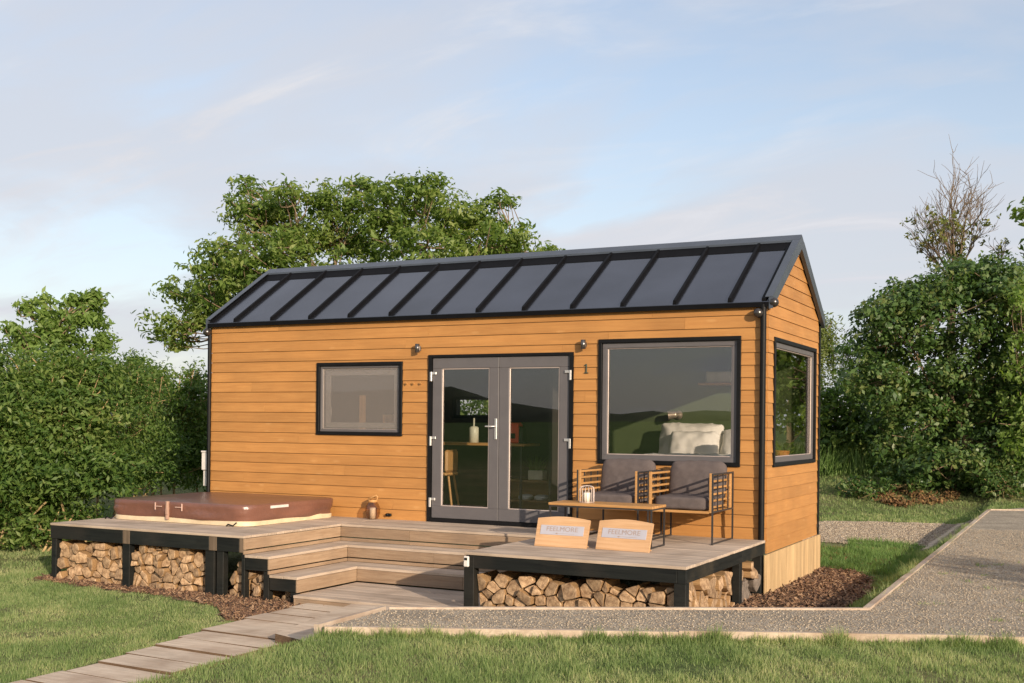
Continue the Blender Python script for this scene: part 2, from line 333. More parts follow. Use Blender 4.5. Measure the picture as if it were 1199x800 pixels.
gx = gcoords(-900, 900, -6, 13, .14); gy = gcoords(-900, 900, -9, 8, .14)
X, Y = np.meshgrid(gx, gy); Z = height(X, Y); nx, ny = len(gx), len(gy)
V = np.stack([X, Y, Z], -1).reshape(-1, 3); I = np.arange(nx*ny).reshape(ny, nx)
Q = np.stack([I[:-1, :-1], I[:-1, 1:], I[1:, 1:], I[1:, :-1]], -1).reshape(-1, 4)
me = bpy.data.meshes.new('lawn'); me.from_pydata(V.tolist(), [], Q.tolist()); lawn = bpy.data.objects.new('lawn', me); COL.objects.link(lawn)
tag(lawn, kind='structure')
def groundmat():
    m, nt, p = newmat('lawn_ground'); L = nt.links.new; tcn = N(nt, 'ShaderNodeTexCoord')
    def nz(s, d=6):
        n = N(nt, 'ShaderNodeTexNoise'); n.inputs['Scale'].default_value = s; n.inputs['Detail'].default_value = d; L(tcn.outputs['Object'], n.inputs['Vector']); return n
    a = nz(.5); b = nz(14); c = nz(90, 3)
    r = N(nt, 'ShaderNodeMapRange'); L(a.outputs['Fac'], r.inputs[0]); r.inputs[1].default_value = .35; r.inputs[2].default_value = .68
    m1 = N(nt, 'ShaderNodeMix', data_type='RGBA'); L(r.outputs[0], m1.inputs[0]); m1.inputs[6].default_value = (.13, .17, .06, 1); m1.inputs[7].default_value = (.25, .23, .11, 1)
    r2_ = N(nt, 'ShaderNodeMapRange'); L(b.outputs['Fac'], r2_.inputs[0]); r2_.inputs[1].default_value = .3; r2_.inputs[2].default_value = .7; r2_.inputs[3].default_value = .55; r2_.inputs[4].default_value = 1.3
    m2_ = N(nt, 'ShaderNodeMix', data_type='RGBA', blend_type='MULTIPLY'); m2_.inputs[0].default_value = 1; L(m1.outputs[2], m2_.inputs[6]); L(r2_.outputs[0], m2_.inputs[7])
    vl = N(nt, 'ShaderNodeVectorMath', op='LENGTH'); L(tcn.outputs['Object'], vl.inputs[0])
    vr_ = N(nt, 'ShaderNodeMapRange'); L(vl.outputs['Value'], vr_.inputs[0]); vr_.inputs[1].default_value = 34; vr_.inputs[2].default_value = 48
    md = N(nt, 'ShaderNodeMix', data_type='RGBA'); L(vr_.outputs[0], md.inputs[0]); L(m2_.outputs[2], md.inputs[6])
    fn = nz(.03); fr = N(nt, 'ShaderNodeMix', data_type='RGBA'); L(fn.outputs['Fac'], fr.inputs[0]); fr.inputs[6].default_value = (.04, .085, .02, 1); fr.inputs[7].default_value = (.11, .16, .045, 1); L(fr.outputs[2], md.inputs[7])
    L(md.outputs[2], p.inputs['Base Color']); p.inputs['Roughness'].default_value = .95; p.inputs['Specular IOR Level'].default_value = .1
    bu = N(nt, 'ShaderNodeBump'); bu.inputs['Distance'].default_value = .05; bu.inputs['Strength'].default_value = .8; L(c.outputs['Fac'], bu.inputs['Height']); L(bu.outputs[0], p.inputs['Normal'])
    return m
me.materials.append(groundmat())
def gravelmat(name, c1, c2, sc=55):
    m, nt, p = newmat(name); L = nt.links.new; tcn = N(nt, 'ShaderNodeTexCoord')
    v = N(nt, 'ShaderNodeTexVoronoi'); v.inputs['Scale'].default_value = sc; L(tcn.outputs['Object'], v.inputs['Vector'])
    sp = N(nt, 'ShaderNodeSeparateColor'); L(v.outputs['Color'], sp.inputs[0])
    cr = N(nt, 'ShaderNodeMix', data_type='RGBA'); L(sp.outputs[0], cr.inputs[0]); cr.inputs[6].default_value = (*c1, 1); cr.inputs[7].default_value = (*c2, 1)
    nz = N(nt, 'ShaderNodeTexNoise'); nz.inputs['Scale'].default_value = 2.2; nz.inputs['Detail'].default_value = 7; L(tcn.outputs['Object'], nz.inputs['Vector'])
    r = N(nt, 'ShaderNodeMapRange'); L(nz.outputs['Fac'], r.inputs[0]); r.inputs[1].default_value = .3; r.inputs[2].default_value = .7; r.inputs[3].default_value = .8; r.inputs[4].default_value = 1.2
    mm = N(nt, 'ShaderNodeMix', data_type='RGBA', blend_type='MULTIPLY'); mm.inputs[0].default_value = 1; L(cr.outputs[2], mm.inputs[6]); L(r.outputs[0], mm.inputs[7])
    L(mm.outputs[2], p.inputs['Base Color']); p.inputs['Roughness'].default_value = .9
    bu = N(nt, 'ShaderNodeBump'); bu.inputs['Distance'].default_value = .02; bu.inputs['Strength'].default_value = .9; bu.invert = True; L(v.outputs['Distance'], bu.inputs['Height']); L(bu.outputs[0], p.inputs['Normal'])
    return m
GRAV = gravelmat('gravel', (.22, .178, .132), (.56, .475, .36), 80); GRAV2 = gravelmat('dusty_gravel', (.55, .42, .30), (.70, .55, .41), 60)
MULM = gravelmat('bark_mulch', (.055, .030, .018), (.26, .15, .085), 38)
def sheet(name, poly, zf, mat, step=.12, jag=0):
    xs = [p[0] for p in poly]; ys = [p[1] for p in poly]; bm = MB(); idx = {}
    nxs = int((max(xs)-min(xs))/step)+1; nys = int((max(ys)-min(ys))/step)+1
    cx = min(xs)+step*(np.arange(nxs)+.5); cy = min(ys)+step*(np.arange(nys)+.5); XX, YY = np.meshgrid(cx, cy)
    if jag: ok = inside(poly, XX+jag*np.sin(YY*9+3*np.sin(XX*5)), YY+jag*np.cos(XX*8+2*np.sin(YY*6)))
    else: ok = inside(poly, XX, YY)
    def vid(i, j):
        if (i, j) not in idx:
            x = min(xs)+i*step; y = min(ys)+j*step; idx[(i, j)] = len(bm.v); bm.v.append((x, y, float(zf(x, y))))
        return idx[(i, j)]
    for j in range(nys):
        for i in range(nxs):
            if ok[j, i]: bm.f.append((vid(i, j), vid(i+1, j), vid(i+1, j+1), vid(i, j+1))); bm.m.append(0); bm.sm.append(True)
    return bm.build(name, mat)
g = MB(); g.add([(p[0], p[1], -.352) for p in GRAVEL], [tuple(range(len(GRAVEL)))[::-1]])
g.add([(p[0], p[1], -.60) for p in GRAVEL], [])
gp = g.build('gravel_path', GRAV)
if gp.data.polygons[0].normal.z < 0: gp.data.flip_normals()
tag(gp, kind='structure')
tag(sheet('gravel_lane', LANE, lambda x, y: height(x, y)+.012, GRAV2, .2, .12), kind='structure')
tag(sheet('mulch_ground', MULCH_R, lambda x, y: height(x, y)+.012, MULM, .08, .06), kind='structure')
tag(sheet('mulch_ground', MULCH_L, lambda x, y: height(x, y)+.012, MULM, .08, .06), kind='structure')

# loose stones and chips
def scatter(poly, n, keep=None):
    xs = [p[0] for p in poly]; ys = [p[1] for p in poly]
    x = rng.uniform(min(xs), max(xs), n*3); y = rng.uniform(min(ys), max(ys), n*3); k = inside(poly, x, y)
    if keep is not None: k &= keep(x, y)
    return x[k][:n], y[k][:n]
def chips(x, y, z, L0, L1, W0, W1, T, tilt=.35):
    n = len(x); a = rng.uniform(0, 2*np.pi, n); l = rng.uniform(L0, L1, n)/2; w = rng.uniform(W0, W1, n)/2
    u = np.stack([np.cos(a), np.sin(a), rng.normal(0, tilt, n)], -1)*l[:, None]; v = np.stack([-np.sin(a), np.cos(a), rng.normal(0, tilt, n)], -1)*w[:, None]
    c = np.stack([x, y, z], -1); t = np.array([0, 0, 1.])*T*rng.uniform(.6, 1.3, n)[:, None]
    top = [c-u-v*.6+t, c+u*.9-v+t, c+u+v*.7+t, c-u*.8+v+t]; lo = [p-2*t*np.array([1, 1, 1]) for p in top]
    q = [top]
    for i in range(4): j = (i+1) % 4; q.append([top[j], top[i], lo[i], lo[j]])
    # shared island is not kept: each face carries one chip's colour close enough
    return np.concatenate([np.stack(f, 1).reshape(-1, 3) for f in q])
def palette(name, cols, rough=.9):
    m, nt, p = newmat(name); geo = N(nt, 'ShaderNodeNewGeometry'); cr = N(nt, 'ShaderNodeValToRGB'); nt.links.new(geo.outputs['Random Per Island'], cr.inputs[0]); el = cr.color_ramp.elements
    while len(el) < len(cols): el.new(.5)
    for i, c in enumerate(cols): el[i].position = i/(len(cols)-1); el[i].color = (*c, 1)
    nt.links.new(cr.outputs[0], p.inputs['Base Color']); p.inputs['Roughness'].default_value = rough; return m
STONE = palette('loose_stones', [(.14, .11, .08), (.29, .23, .17), (.40, .33, .245), (.52, .45, .35)])
CHIPM = palette('bark_chips', [(.035, .02, .012), (.10, .05, .028), (.22, .12, .065), (.34, .22, .13)])
DEADL = palette('dead_leaves', [(.07, .035, .015), (.16, .075, .03), (.26, .15, .06), (.12, .11, .03)])
x, y = scatter([(5.8, -5.2), (5.76, -4.25), (9.41, -2.13), (9.37, 7), (14, 9), (14, -1.4), F_], 42000)
tag(fast_mesh('loose_gravel', chips(x, y, np.full(len(x), -.349), .006, .014, .006, .013, .003, .1), 4, STONE), kind='stuff')
x, y = scatter([(6.0, 6.6), (8.5, 5.9), (9.3, 5.5), (9.3, 11.1), (6.0, 10.2)], 14000)
tag(fast_mesh('loose_gravel', chips(x, y, height(x, y)+.018, .012, .03, .012, .026, .006, .15), 4, STONE), kind='stuff')
x, y = scatter(MULCH_R, 5200); x2, y2 = scatter(MULCH_L, 5200); x = np.r_[x, x2]; y = np.r_[y, y2]
tag(fast_mesh('wood_chips', chips(x, y, height(x, y)+.022, .02, .085, .01, .03, .004, .4), 4, CHIPM), kind='stuff')

# ------------------------------------------------------------------ grass
GRASSM = leafmat('grass_blades', [(.09, .15, .045), (.165, .24, .085), (.28, .34, .145), (.50, .47, .27)], .42, .6)
GRASSD = leafmat('tall_grass_blades', [(.08, .15, .035), (.14, .23, .06), (.22, .30, .10)], .3, .6)
def blades(x, y, hmin, hmax, w, lean=.45, zf=height):
    n = len(x); z = zf(x, y)-.004; a = rng.uniform(0, 2*np.pi, n); hh = rng.uniform(hmin, hmax, n)*(.62+.75*np.clip(.5+.5*np.sin(x*5.1+2*np.sin(y*3.3))*np.sin(y*6.3+1.7*np.sin(x*4.1))+.35*np.sin(x*17+y*11), 0, 1.3))
    ld = rng.uniform(0, 2*np.pi, n); ln = np.abs(rng.normal(0, lean, n))*hh
    b = np.stack([x, y, z], -1); sd = np.stack([np.cos(a), np.sin(a), 0*a], -1)*(w*rng.uniform(.6, 1.4, n)/2)[:, None]
    tip = b+np.stack([np.cos(ld)*ln, np.sin(ld)*ln, hh], -1); return np.stack([b-sd, b+sd, tip], 1).reshape(-1, 3)
HOUSE = [(-.1, 0), (8, 0), (8, 2.7), (-.1, 2.7)]
def lawnok(x, y):
    k = ~(inside(GRAVEL, x, y) | inside(HOUSE, x, y) | inside(WALK, x, y) | inside([(-.1, -2.7), (3.0, -2.7), (3.0, 0), (8, 0), (-.1, 0)], x, y) | inside([(2.9, -2.8), (8, -2.8), (8, 0), (2.9, 0)], x, y))
    jx = x+.05*np.sin(y*17)+rng.normal(0, .04, len(x)); jy = y+.05*np.sin(x*13)+rng.normal(0, .04, len(x))
    k &= ~(inside(MULCH_R, jx, jy) | inside(MULCH_L, jx, jy) | inside(LANE, jx, jy))
    return k
def wear(x, y): # thin patches
    v = np.sin(x*2.1+1.3*np.sin(y*1.7))*np.sin(y*2.6+1.1*np.sin(x*1.3)); return rng.uniform(0, 1, len(x)) > .75*ss(.62, .95, v)
T = []
def patch(poly, n, h0, h1, w):
    x, y = scatter(poly, n); k = lawnok(x, y) & wear(x, y); T.append(blades(x[k], y[k], h0, h1, w))
patch([(5.2, -8.4), (5.22, -4.95), (5.7, -5.0), (9, -3.4), (12.5, -1.8), (15, -.7), (15, -4.5), (10.5, -7.0)], 230000, .018, .052, .0062)
patch([(-6, -4.2), (-.5, -2.2), (2, -2.5), (4.3, -3.3), (4.3, -8), (1.5, -7.6)], 200000, .015, .045, .008)
patch([(-9, -3.5), (-6, 1.6), (-.2, 1.6), (-.2, -2.6), (-6, -4.4)], 60000, .02, .055, .011)
patch([(7.9, -2.2), (9.4, -2.2), (9.4, 6.5), (7.9, 7)], 60000, .02, .06, .009)
patch([(4, 9), (9.3, 10.5), (13, 14), (13, 21), (2, 21)], 60000, .03, .08, .018)
T.append(blades(*(lambda x: (x, -4.0-(x-5.8)*.0+0*x))(rng.uniform(5.2, 5.3, 10)), .03, .05, .008))
# tufts against the front edging
xs_ = rng.uniform(0, 1, 9000); fx = A_[0]+xs_*8.5; fy = A_[1]+xs_*8.5*.475-.06-np.abs(rng.normal(0, .05, 9000)); T.append(blades(fx, fy, .03, .085, .007, .5))
ct = rng.uniform(0, 8.6, 60)
for c_ in ct:
    m = rng.integers(30, 90); u = c_+rng.normal(0, .06, m); v = -.06-np.abs(rng.normal(0, .03, m)); T.append(blades(A_[0]+u, A_[1]+u*.475+v, .05, .13, .007, .6))
gx_, gy_ = scatter([(6.5, -4.4), (9.6, -2.6), (9.6, 4), (12.5, 5), (12, -1.6)], 34)
for a_, b_ in zip(gx_, gy_):
    m = rng.integers(5, 26); T.append(blades(a_+rng.normal(0, .03, m), b_+rng.normal(0, .03, m), .015, .05, .007, .9, lambda x, y: x*0-.345))
for c_ in rng.uniform(0, 12.5, 50):
    m = rng.integers(12, 50); T.append(blades(9.34-np.abs(rng.normal(0, .03, m)), c_*.9-1.9+rng.normal(0, .08, m), .06, .14, .009, .6))
tag(fast_mesh('grass', np.concatenate(T), 3, GRASSM), kind='stuff')
x, y = scatter([(3.0, 15.5), (8.2, 17.6), (7.5, 21), (2, 20)], 9000); Tt = [blades(x, y, .25, .75, .03, .5)]
x, y = scatter([(-8, -.6), (-5.0, -1.6), (-3.2, .6), (-3, 3), (-8, 3)], 9000); Tt.append(blades(x, y, .08, .38, .018, .5))
x, y = scatter([(8.0, 4.6), (8.6, 4.2), (8.9, 6.2), (7.6, 6.6)], 6000); Tt.append(blades(x, y, .02, .11, .014, .6))
x, y = scatter([(7.6, 2.9), (8.9, 2.4), (8.95, 4.6), (7.4, 5.2)], 6000); Tt.append(blades(x, y, .04, .13, .014, .6))
x, y = scatter([(9.3, 17.5), (14, 19.8), (14, 22), (8, 21.5)], 8000); Tt.append(blades(x, y, .12, .4, .028, .6))
tag(fast_mesh('tall_grass', np.concatenate(Tt), 3, GRASSD), kind='stuff')

# ------------------------------------------------------------------ the cabin
L_, W_ = 7.93, 2.61; ZE = 2.59
house = empty('tiny_house', (3.96, 1.3, -.1), 'small timber clad cabin with dark seamed metal roof, tinted windows and glazed double doors', 'cabin')
PIT = .139
OP_F = [(1.8406, 3.1969, 1.081, 2.046), (3.591, 5.6076, -.05, 2.12), (5.927, 7.643, .799, 2.263)]
OP_G = [(.235, 2.392, .799, 2.263)]
def spans(a, b, z0, z1, ops):
    s = [(a, b)]; zc = (z0+z1)/2
    for o in ops:
        if o[2] < zc < o[3]:
            t = []
            for (u, v) in s:
                if o[0] > u: t.append((u, min(v, o[0])))
                if o[1] < v: t.append((max(u, o[1]), v))
            s = [q for q in t if q[1]-q[0] > .01]
    return s
def cladding(length, ops, ztop, put, z_start=-.01, joints=True):
    # put(u, out, z): maps along-wall, outward, up
    bm = MB(); z = z_start; r = random.Random(3)
    cuts = sorted({o[2] for o in ops} | {o[3] for o in ops})
    while z < ztop-.01:
        zt = min(z+PIT, ztop+.2)
        subs = [z]+[c for c in cuts if z+.004 < c < zt-.004]+[zt]
        js = [r.uniform(.5, length-.5), r.uniform(.5, length-.5)] if joints else []
        for a, b in zip(subs[:-1], subs[1:]):
            for (u, v) in spans(0, length, a, b, ops):
                pts = [u]+[j for j in sorted(js) if u+.1 < j < v-.1]+[v]
                for k in range(len(pts)-1):
                    u0, u1 = pts[k]+(.001 if k else 0), pts[k+1]-(.001 if k < len(pts)-2 else 0)
                    fo = lambda zz: .018-.011*(zz-z)/PIT      # lower edge stands proud
                    top_cut = zt-.005 if b == zt else b
                    prof = [(0, a), (fo(a), a)]
                    if a == z: prof = [(0, a), (fo(a)-.004, a), (fo(a), a+.004)]
                    prof += [(fo(top_cut), top_cut), (0, top_cut)]
                    slope = ztop_fn
                    bm.prism([put(u0, o, zz) for o, zz in prof], Vector(put(u1, 0, 0))-Vector(put(u0, 0, 0)))
        z = zt
    return bm
ztop_fn = None
fw = cladding(L_, OP_F, ZE, lambda u, o, z: (u, -o, z))
front_wall = fw.build('front_wall', CLAD, house)
# gable boards, clipped by the roof slope
def roofz(y): return 2.60+(.875)*(1-abs(y-1.305)/1.305)
gb = MB(); z = -.149; rr = random.Random(5)
while z < 3.46:
    zt = z+PIT; cuts = [z]+[c for c in (.799, 2.263) if z+.004 < c < zt-.004]+[zt]
    for a, b in zip(cuts[:-1], cuts[1:]):
        top_cut = b-.005 if b == zt else b
        for (u, v) in spans(0, W_, a, b, OP_G):
            def lim(zz):
                if zz <= 2.60: return (u, v)
                t = (zz-2.60)/.875
                return (max(u, 1.305*t), min(v, W_-1.305*t))
            (l0, r0), (l1, r1) = lim(a), lim(top_cut)
            if l1 >= r1: l1 = r1 = 1.305; top_cut = min(top_cut, 3.47)
            if l0 >= r0: continue
            o0 = .018-.011*(a-z)/PIT; o1 = .018-.011*(top_cut-z)/PIT
            vsx = [(L_, l0, a), (L_, r0, a), (L_, r1, top_cut), (L_, l1, top_cut), (L_+o0, l0, a), (L_+o0, r0, a), (L_+o1, r1, top_cut), (L_+o1, l1, top_cut)]
            gb.add(vsx, [(0, 3, 2, 1), (4, 5, 6, 7), (0, 1, 5, 4), (1, 2, 6, 5), (2, 3, 7, 6), (3, 0, 4, 7)])
    z = zt
gable_wall = gb.build('gable_wall', CLADG, house)
# rear and far side walls (plain lapped boards too)
bm = MB(); z = -.149
while z < 2.58:
    zt = min(z+PIT, 2.59)
    for (u, v) in spans(0, L_, z, zt, [(2.5, 3.35, 1.33, 1.66)]): bm.box(u, v, W_, W_+.015, z, zt-.005)
    z = zt
bm.build('rear_wall', CLAD, house)
bm = MB(); z = -.149
while z < 3.2:
    zt = z+PIT; e0 = 0 if zt < 2.6 else 1.305*(zt-2.55)/.875
    bm.box(-.015, -.001, max(0, e0), min(W_, W_-e0), z, zt-.005); z = zt
bm.build('side_wall', CLADG, house)
# inner shell
def rects(u0, u1, z0, z1, ops):
    us = sorted({u0, u1} | {o[0] for o in ops} | {o[1] for o in ops}); zs = sorted({z0, z1} | {max(z0, o[2]) for o in ops} | {o[3] for o in ops}); res = []
    for a, b in zip(us[:-1], us[1:]):
        for c, d in zip(zs[:-1], zs[1:]):
            mu, mz_ = (a+b)/2, (c+d)/2
            if not any(o[0] < mu < o[1] and o[2] < mz_ < o[3] for o in ops): res.append((a, b, c, d))
    return res
bm = MB()
for (a, b, c, d) in rects(.0, L_-.002, -.15, 2.60, OP_F): bm.box(a, b, .001, .13, c, d)
for (a, b, c, d) in rects(.131, W_-.131, -.15, 2.60, OP_G): bm.box(L_-.13, L_-.001, a, b, c, d)
bm.prism([(L_-.13, .01, 2.602), (L_-.13, W_-.01, 2.602), (L_-.13, 1.305, 3.44)], (.128, 0, 0))
bm.box(.001, .13, .131, W_-.131, -.15, 2.6); bm.prism([(.002, .01, 2.602), (.002, W_-.01, 2.602), (.002, 1.305, 3.44)], (.128, 0, 0))
bm.build('wall_lining', INWALL, house)
bm = MB()
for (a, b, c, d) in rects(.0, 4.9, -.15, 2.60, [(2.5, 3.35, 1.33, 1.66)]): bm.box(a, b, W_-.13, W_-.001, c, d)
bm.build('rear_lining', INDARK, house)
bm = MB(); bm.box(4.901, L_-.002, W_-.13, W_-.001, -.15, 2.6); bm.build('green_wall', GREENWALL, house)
bm = MB(); bm.box(.14, L_-.14, .14, W_-.14, -.12, -.005); bm.build('floor', FLOORIN, house)
bm = MB(); bm.box(.14, L_-.14, .14, W_-.14, 2.45, 2.5); bm.build('ceiling', INWALL, house)
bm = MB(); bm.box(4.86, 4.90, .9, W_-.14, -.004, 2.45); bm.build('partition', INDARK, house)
# rear window
bm = MB()
for b in ((2.5, 3.35, 1.33, 1.38), (2.5, 3.35, 1.61, 1.66), (2.5, 2.55, 1.38, 1.61), (3.30, 3.35, 1.38, 1.61)): bm.box(b[0], b[1], W_-.09, W_+.03, b[2], b[3])
w = bm.build('window', BLACK, house); bm = MB(); bm.box(2.55, 3.30, W_-.03, W_-.02, 1.38, 1.61); bm.build('pane', GLASS, w)
# roof
sl_ = .875/1.365
def ry(y): return 2.633+(y+.06)*sl_      # top surface, front slope
roof = MB()
for sgn in (0, 1):
    fy = (lambda y: y) if not sgn else (lambda y: W_-y)
    poly = [(-.03, fy(-.06), ry(-.06)-.035), (-.03, fy(1.305), ry(1.305)-.07), (-.03, fy(1.305), ry(1.305)), (-.03, fy(-.06), ry(-.06))]
    roof.prism(poly, (L_+.06, 0, 0))
roofo = roof.build('roof', ROOF, house)
bm = MB()
for sgn in (0, 1):
    fy = (lambda y: y) if not sgn else (lambda y: W_-y)
    for i in range(12):
        xx = .44+.643*i
        bm.prism([(xx-.022, fy(-.055), ry(-.055)+.001), (xx+.022, fy(-.055), ry(-.055)+.001), (xx+.016, fy(-.055), ry(-.055)+.048), (xx-.016, fy(-.055), ry(-.055)+.048)], Vector((0, (1.25)*(1 if not sgn else -1), 1.25*sl_)))
bm.build('roof_seam', SEAM, roofo)
bm = MB()
for sgn in (0, 1):
    fy = (lambda y: y) if not sgn else (lambda y: W_-y)
    # black strip imitating the gap shadow under the ridge cap and dark verge strips
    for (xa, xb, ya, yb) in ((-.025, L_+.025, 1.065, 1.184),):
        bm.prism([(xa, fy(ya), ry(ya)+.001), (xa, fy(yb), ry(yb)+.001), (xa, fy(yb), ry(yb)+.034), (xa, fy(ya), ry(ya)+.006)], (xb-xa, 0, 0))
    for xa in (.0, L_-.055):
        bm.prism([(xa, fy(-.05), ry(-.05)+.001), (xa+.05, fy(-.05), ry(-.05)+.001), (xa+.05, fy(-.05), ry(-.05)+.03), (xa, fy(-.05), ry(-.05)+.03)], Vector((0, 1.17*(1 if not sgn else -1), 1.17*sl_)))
bm.build('roof_trim_and_gap_shadow', SEAM, roofo)
bm = MB(); c = .058
for sgn in (0, 1):
    fy = (lambda y: y) if not sgn else (lambda y: W_-y)
    ya, yb = 1.185, 1.305
    bm.prism([(-.06, fy(ya), ry(ya)+.036), (-.06, fy(yb), ry(yb)+.036), (-.06, fy(yb), ry(yb)+.062), (-.06, fy(ya), ry(ya)+.062)], (L_+.13, 0, 0))
bm.build('ridge_cap', FLASH, roofo)
for xa, xb in ((-.065, -.031), (L_+.031, L_+.075)):
    bm = MB()
    for sgn in (0, 1):
        fy = (lambda y: y) if not sgn else (lambda y: W_-y)
        bm.prism([(xa, fy(-.07), ry(-.07)-.075), (xa, fy(1.304), ry(1.304)-.11), (xa, fy(1.304), ry(1.304)+.052), (xa, fy(-.07), ry(-.07)+.052)], (xb-xa, 0, 0))
        d = .085; x0, x1 = (xa, xa+d) if xa < 0 else (xb-d, xb)
        bm.prism([(x0, fy(-.072), ry(-.072)+.054), (x0, fy(1.19), ry(1.19)+.054), (x0, fy(1.19), ry(1.19)+.062), (x0, fy(-.072), ry(-.072)+.062)], (x1-x0, 0, 0))
    bm.build('barge_board', FLASH, roofo)
bm = MB(); bm.box(-.03, L_+.03, -.075, -.061, 2.572, 2.625); bm.box(-.03, L_+.03, W_+.061, W_+.075, 2.572, 2.625); bm.build('eave_trim', SEAM, roofo)
# corner trims
bm = MB(); bm.tube([(7.895, -.045, -.15), (7.895, -.045, 2.60)], .034, 12); bm.box(7.865, 7.90, -.04, -.002, -.15, 2.56); bm.build('downpipe', BLACK, house)
bm = MB(); bm.tube([(-.02, -.035, -.02), (-.02, -.035, 2.57)], .028, 12); bm.build('downpipe', BLACK, house)
bm = MB(); bm.box(L_+.019, L_+.032, W_-.03, W_+.03, -.15, 2.56); bm.build('corner_trim', BLACK, house)
# skirting
bm = MB(); y = -.13
while y < 2.68:
    bm.box(L_+.02, L_+.04, y, min(y+.088, 2.70), -.66+random.uniform(-.01, .01), -.155, bev=.002); y += .092
bm.build('skirting', SKIRT, house)
# windows
def frame_rect(bm, put, u0, u1, z0, z1, t, o0, o1):
    for (a, b, c, d) in ((u0, u1, z1-t, z1), (u0, u1, z0, z0+t), (u0, u0+t, z0+t, z1-t), (u1-t, u1, z0+t, z1-t)):
        P = [put(a, o0, c), put(b, o1, d)]; lo = [min(P[0][k], P[1][k]) for k in range(3)]; hi = [max(P[0][k], P[1][k]) for k in range(3)]
        bm.box(lo[0], hi[0], lo[1], hi[1], lo[2], hi[2], bev=.003)
def pbox(bm, put, u0, u1, z0, z1, o0, o1, bev=0):
    P = [put(u0, o0, z0), put(u1, o1, z1)]; lo = [min(P[0][k], P[1][k]) for k in range(3)]; hi = [max(P[0][k], P[1][k]) for k in range(3)]
    bm.box(lo[0], hi[0], lo[1], hi[1], lo[2], hi[2], bev=bev)
putF = lambda u, o, z: (u, -o, z); putG = lambda u, o, z: (L_+o, u, z)
def window(put, o, glass=GLASS, label=None, ft=.06):
    u0, u1, z0, z1 = o
    bm = MB(); frame_rect(bm, put, u0, u1, z0, z1, .045, -.06, .034); w = bm.build('window', BLACK, house)
    if label: w['label'] = label
    bm = MB(); frame_rect(bm, put, u0+.046, u1-.046, z0+.046, z1-.046, ft, -.055, .004); bm.build('window_frame', FRAME, w)
    bm = MB(); pbox(bm, put, u0+.046+ft, u1-.046-ft, z0+.046+ft, z1-.046-ft, -.034, -.028); bm.build('pane', glass, w)
    bm = MB(); frame_rect(bm, put, u0+.047+ft, u1-.047-ft, z0+.047+ft, z1-.047-ft, .010, -.026, -.012); bm.build('glazing_bead', WIRE if ft < .07 else FRAME, w)
    return w
window(putF, OP_F[2]); window(putG, OP_G[0])
sw = window(putF, OP_F[0], ft=.03)
bm = MB(); u0, u1, z0, z1 = OP_F[0]; frame_rect(bm, putF, u0+.1, u1-.1, z0+.1, z1-.1, .07, -.075, -.045); pbox(bm, putF, u0+.19, u0+.205, 1.33, 1.45, -.04, -.03)
bm.build('inner_sash', plain('sash_grey', (.34, .31, .29), .5), sw)
bm = MB(); pbox(bm, putF, u0+.078, u1-.078, z0+.078, z1-.078, -.009, -.008); bm.build('insect_screen', SCREEN, sw)
# double door
d0, d1, dz = 3.591, 5.6076, 2.12
bm = MB(); bm.box(d0, d0+.05, -.036, .06, -.0, dz); bm.box(d1-.05, d1, -.036, .06, 0, dz); bm.box(d0+.05, d1-.05, -.036, .06, dz-.035, dz); bm.box(d0+.05, d1-.05, -.045, .06, .002, .045)
bm.build('door_surround', BLACK, house)
def leaf(a, b, hinge_right):
    ft = .135
    bm = MB()
    for (u0, u1, z0, z1) in ((a, b, dz-.038-ft, dz-.038), (a, b, .05, .05+.15), (a, a+ft, .2, dz-.038-ft), (b-ft, b, .2, dz-.038-ft)): bm.box(u0, u1, -.012, .045, z0, z1, bev=.004)
    # outer rebate line
    lf = bm.build('door', FRAME, house)
    bm = MB(); bm.box(a+ft, b-ft, .012, .018, .2, dz-.038-ft); bm.build('pane', DOORGLASS, lf)
    bm = MB(); frame_rect(bm, putF, a+ft+.001, b-ft-.001, .201, dz-.039-ft, .012, -.011, .004); bm.build('glazing_bead', WIRE, lf)
    for z in (.27, 1.05, 1.87):
        bm = MB(); x0 = b-.06 if hinge_right else a-.03
        bm.box(x0, x0+.09, -.032, -.014, z, z+.035, bev=.004); xx = x0+.062 if hinge_right else x0
        bm.box(xx, xx+.028, -.040, -.014, z-.085, z+.036, bev=.004); bm.build('hinge', SILVER, lf)
    return lf
mid = (d0+d1)/2
lfL = leaf(d0+.055, mid-.003, False); lfR = leaf(mid+.003, d1-.055, True)
bm = MB(); bm.box(mid-.055, mid-.022, -.024, -.013, 1.06, 1.32, bev=.004); bm.tube([(mid-.038, -.02, 1.22), (mid-.038, -.065, 1.22), (mid-.16, -.065, 1.22)], .009, 8); bm.build('handle', SILVER, lfL)
# number, hooks, outlet
def text_obj(txt, size, mat, name, parent, M, ext=.002, sx=1.0, spacing=1.0):
    cu = bpy.data.curves.new('t', 'FONT'); cu.body = txt; cu.size = size; cu.extrude = ext; cu.align_x = 'CENTER'; cu.align_y = 'CENTER'; cu.space_character = spacing
    to = bpy.data.objects.new('t', cu); COL.objects.link(to); dg = bpy.context.evaluated_depsgraph_get(); me = bpy.data.meshes.new_from_object(to.evaluated_get(dg)); bpy.data.objects.remove(to)
    me.transform(Matrix.Diagonal((sx, 1, 1, 1))); me.transform(M); me.materials.clear(); me.materials.append(mat); me.name = name
    o = bpy.data.objects.new(name, me); COL.objects.link(o); o.parent = parent; ORG[o] = ORG[parent]; return o
def face_front(x, y, z, parent, tilt=0, yaw=0): return Matrix.Translation(Vector((x, y, z))-ORG[parent]) @ Matrix.Rotation(yaw, 4, 'Z') @ Matrix.Rotation(R(90)-tilt, 4, 'X')
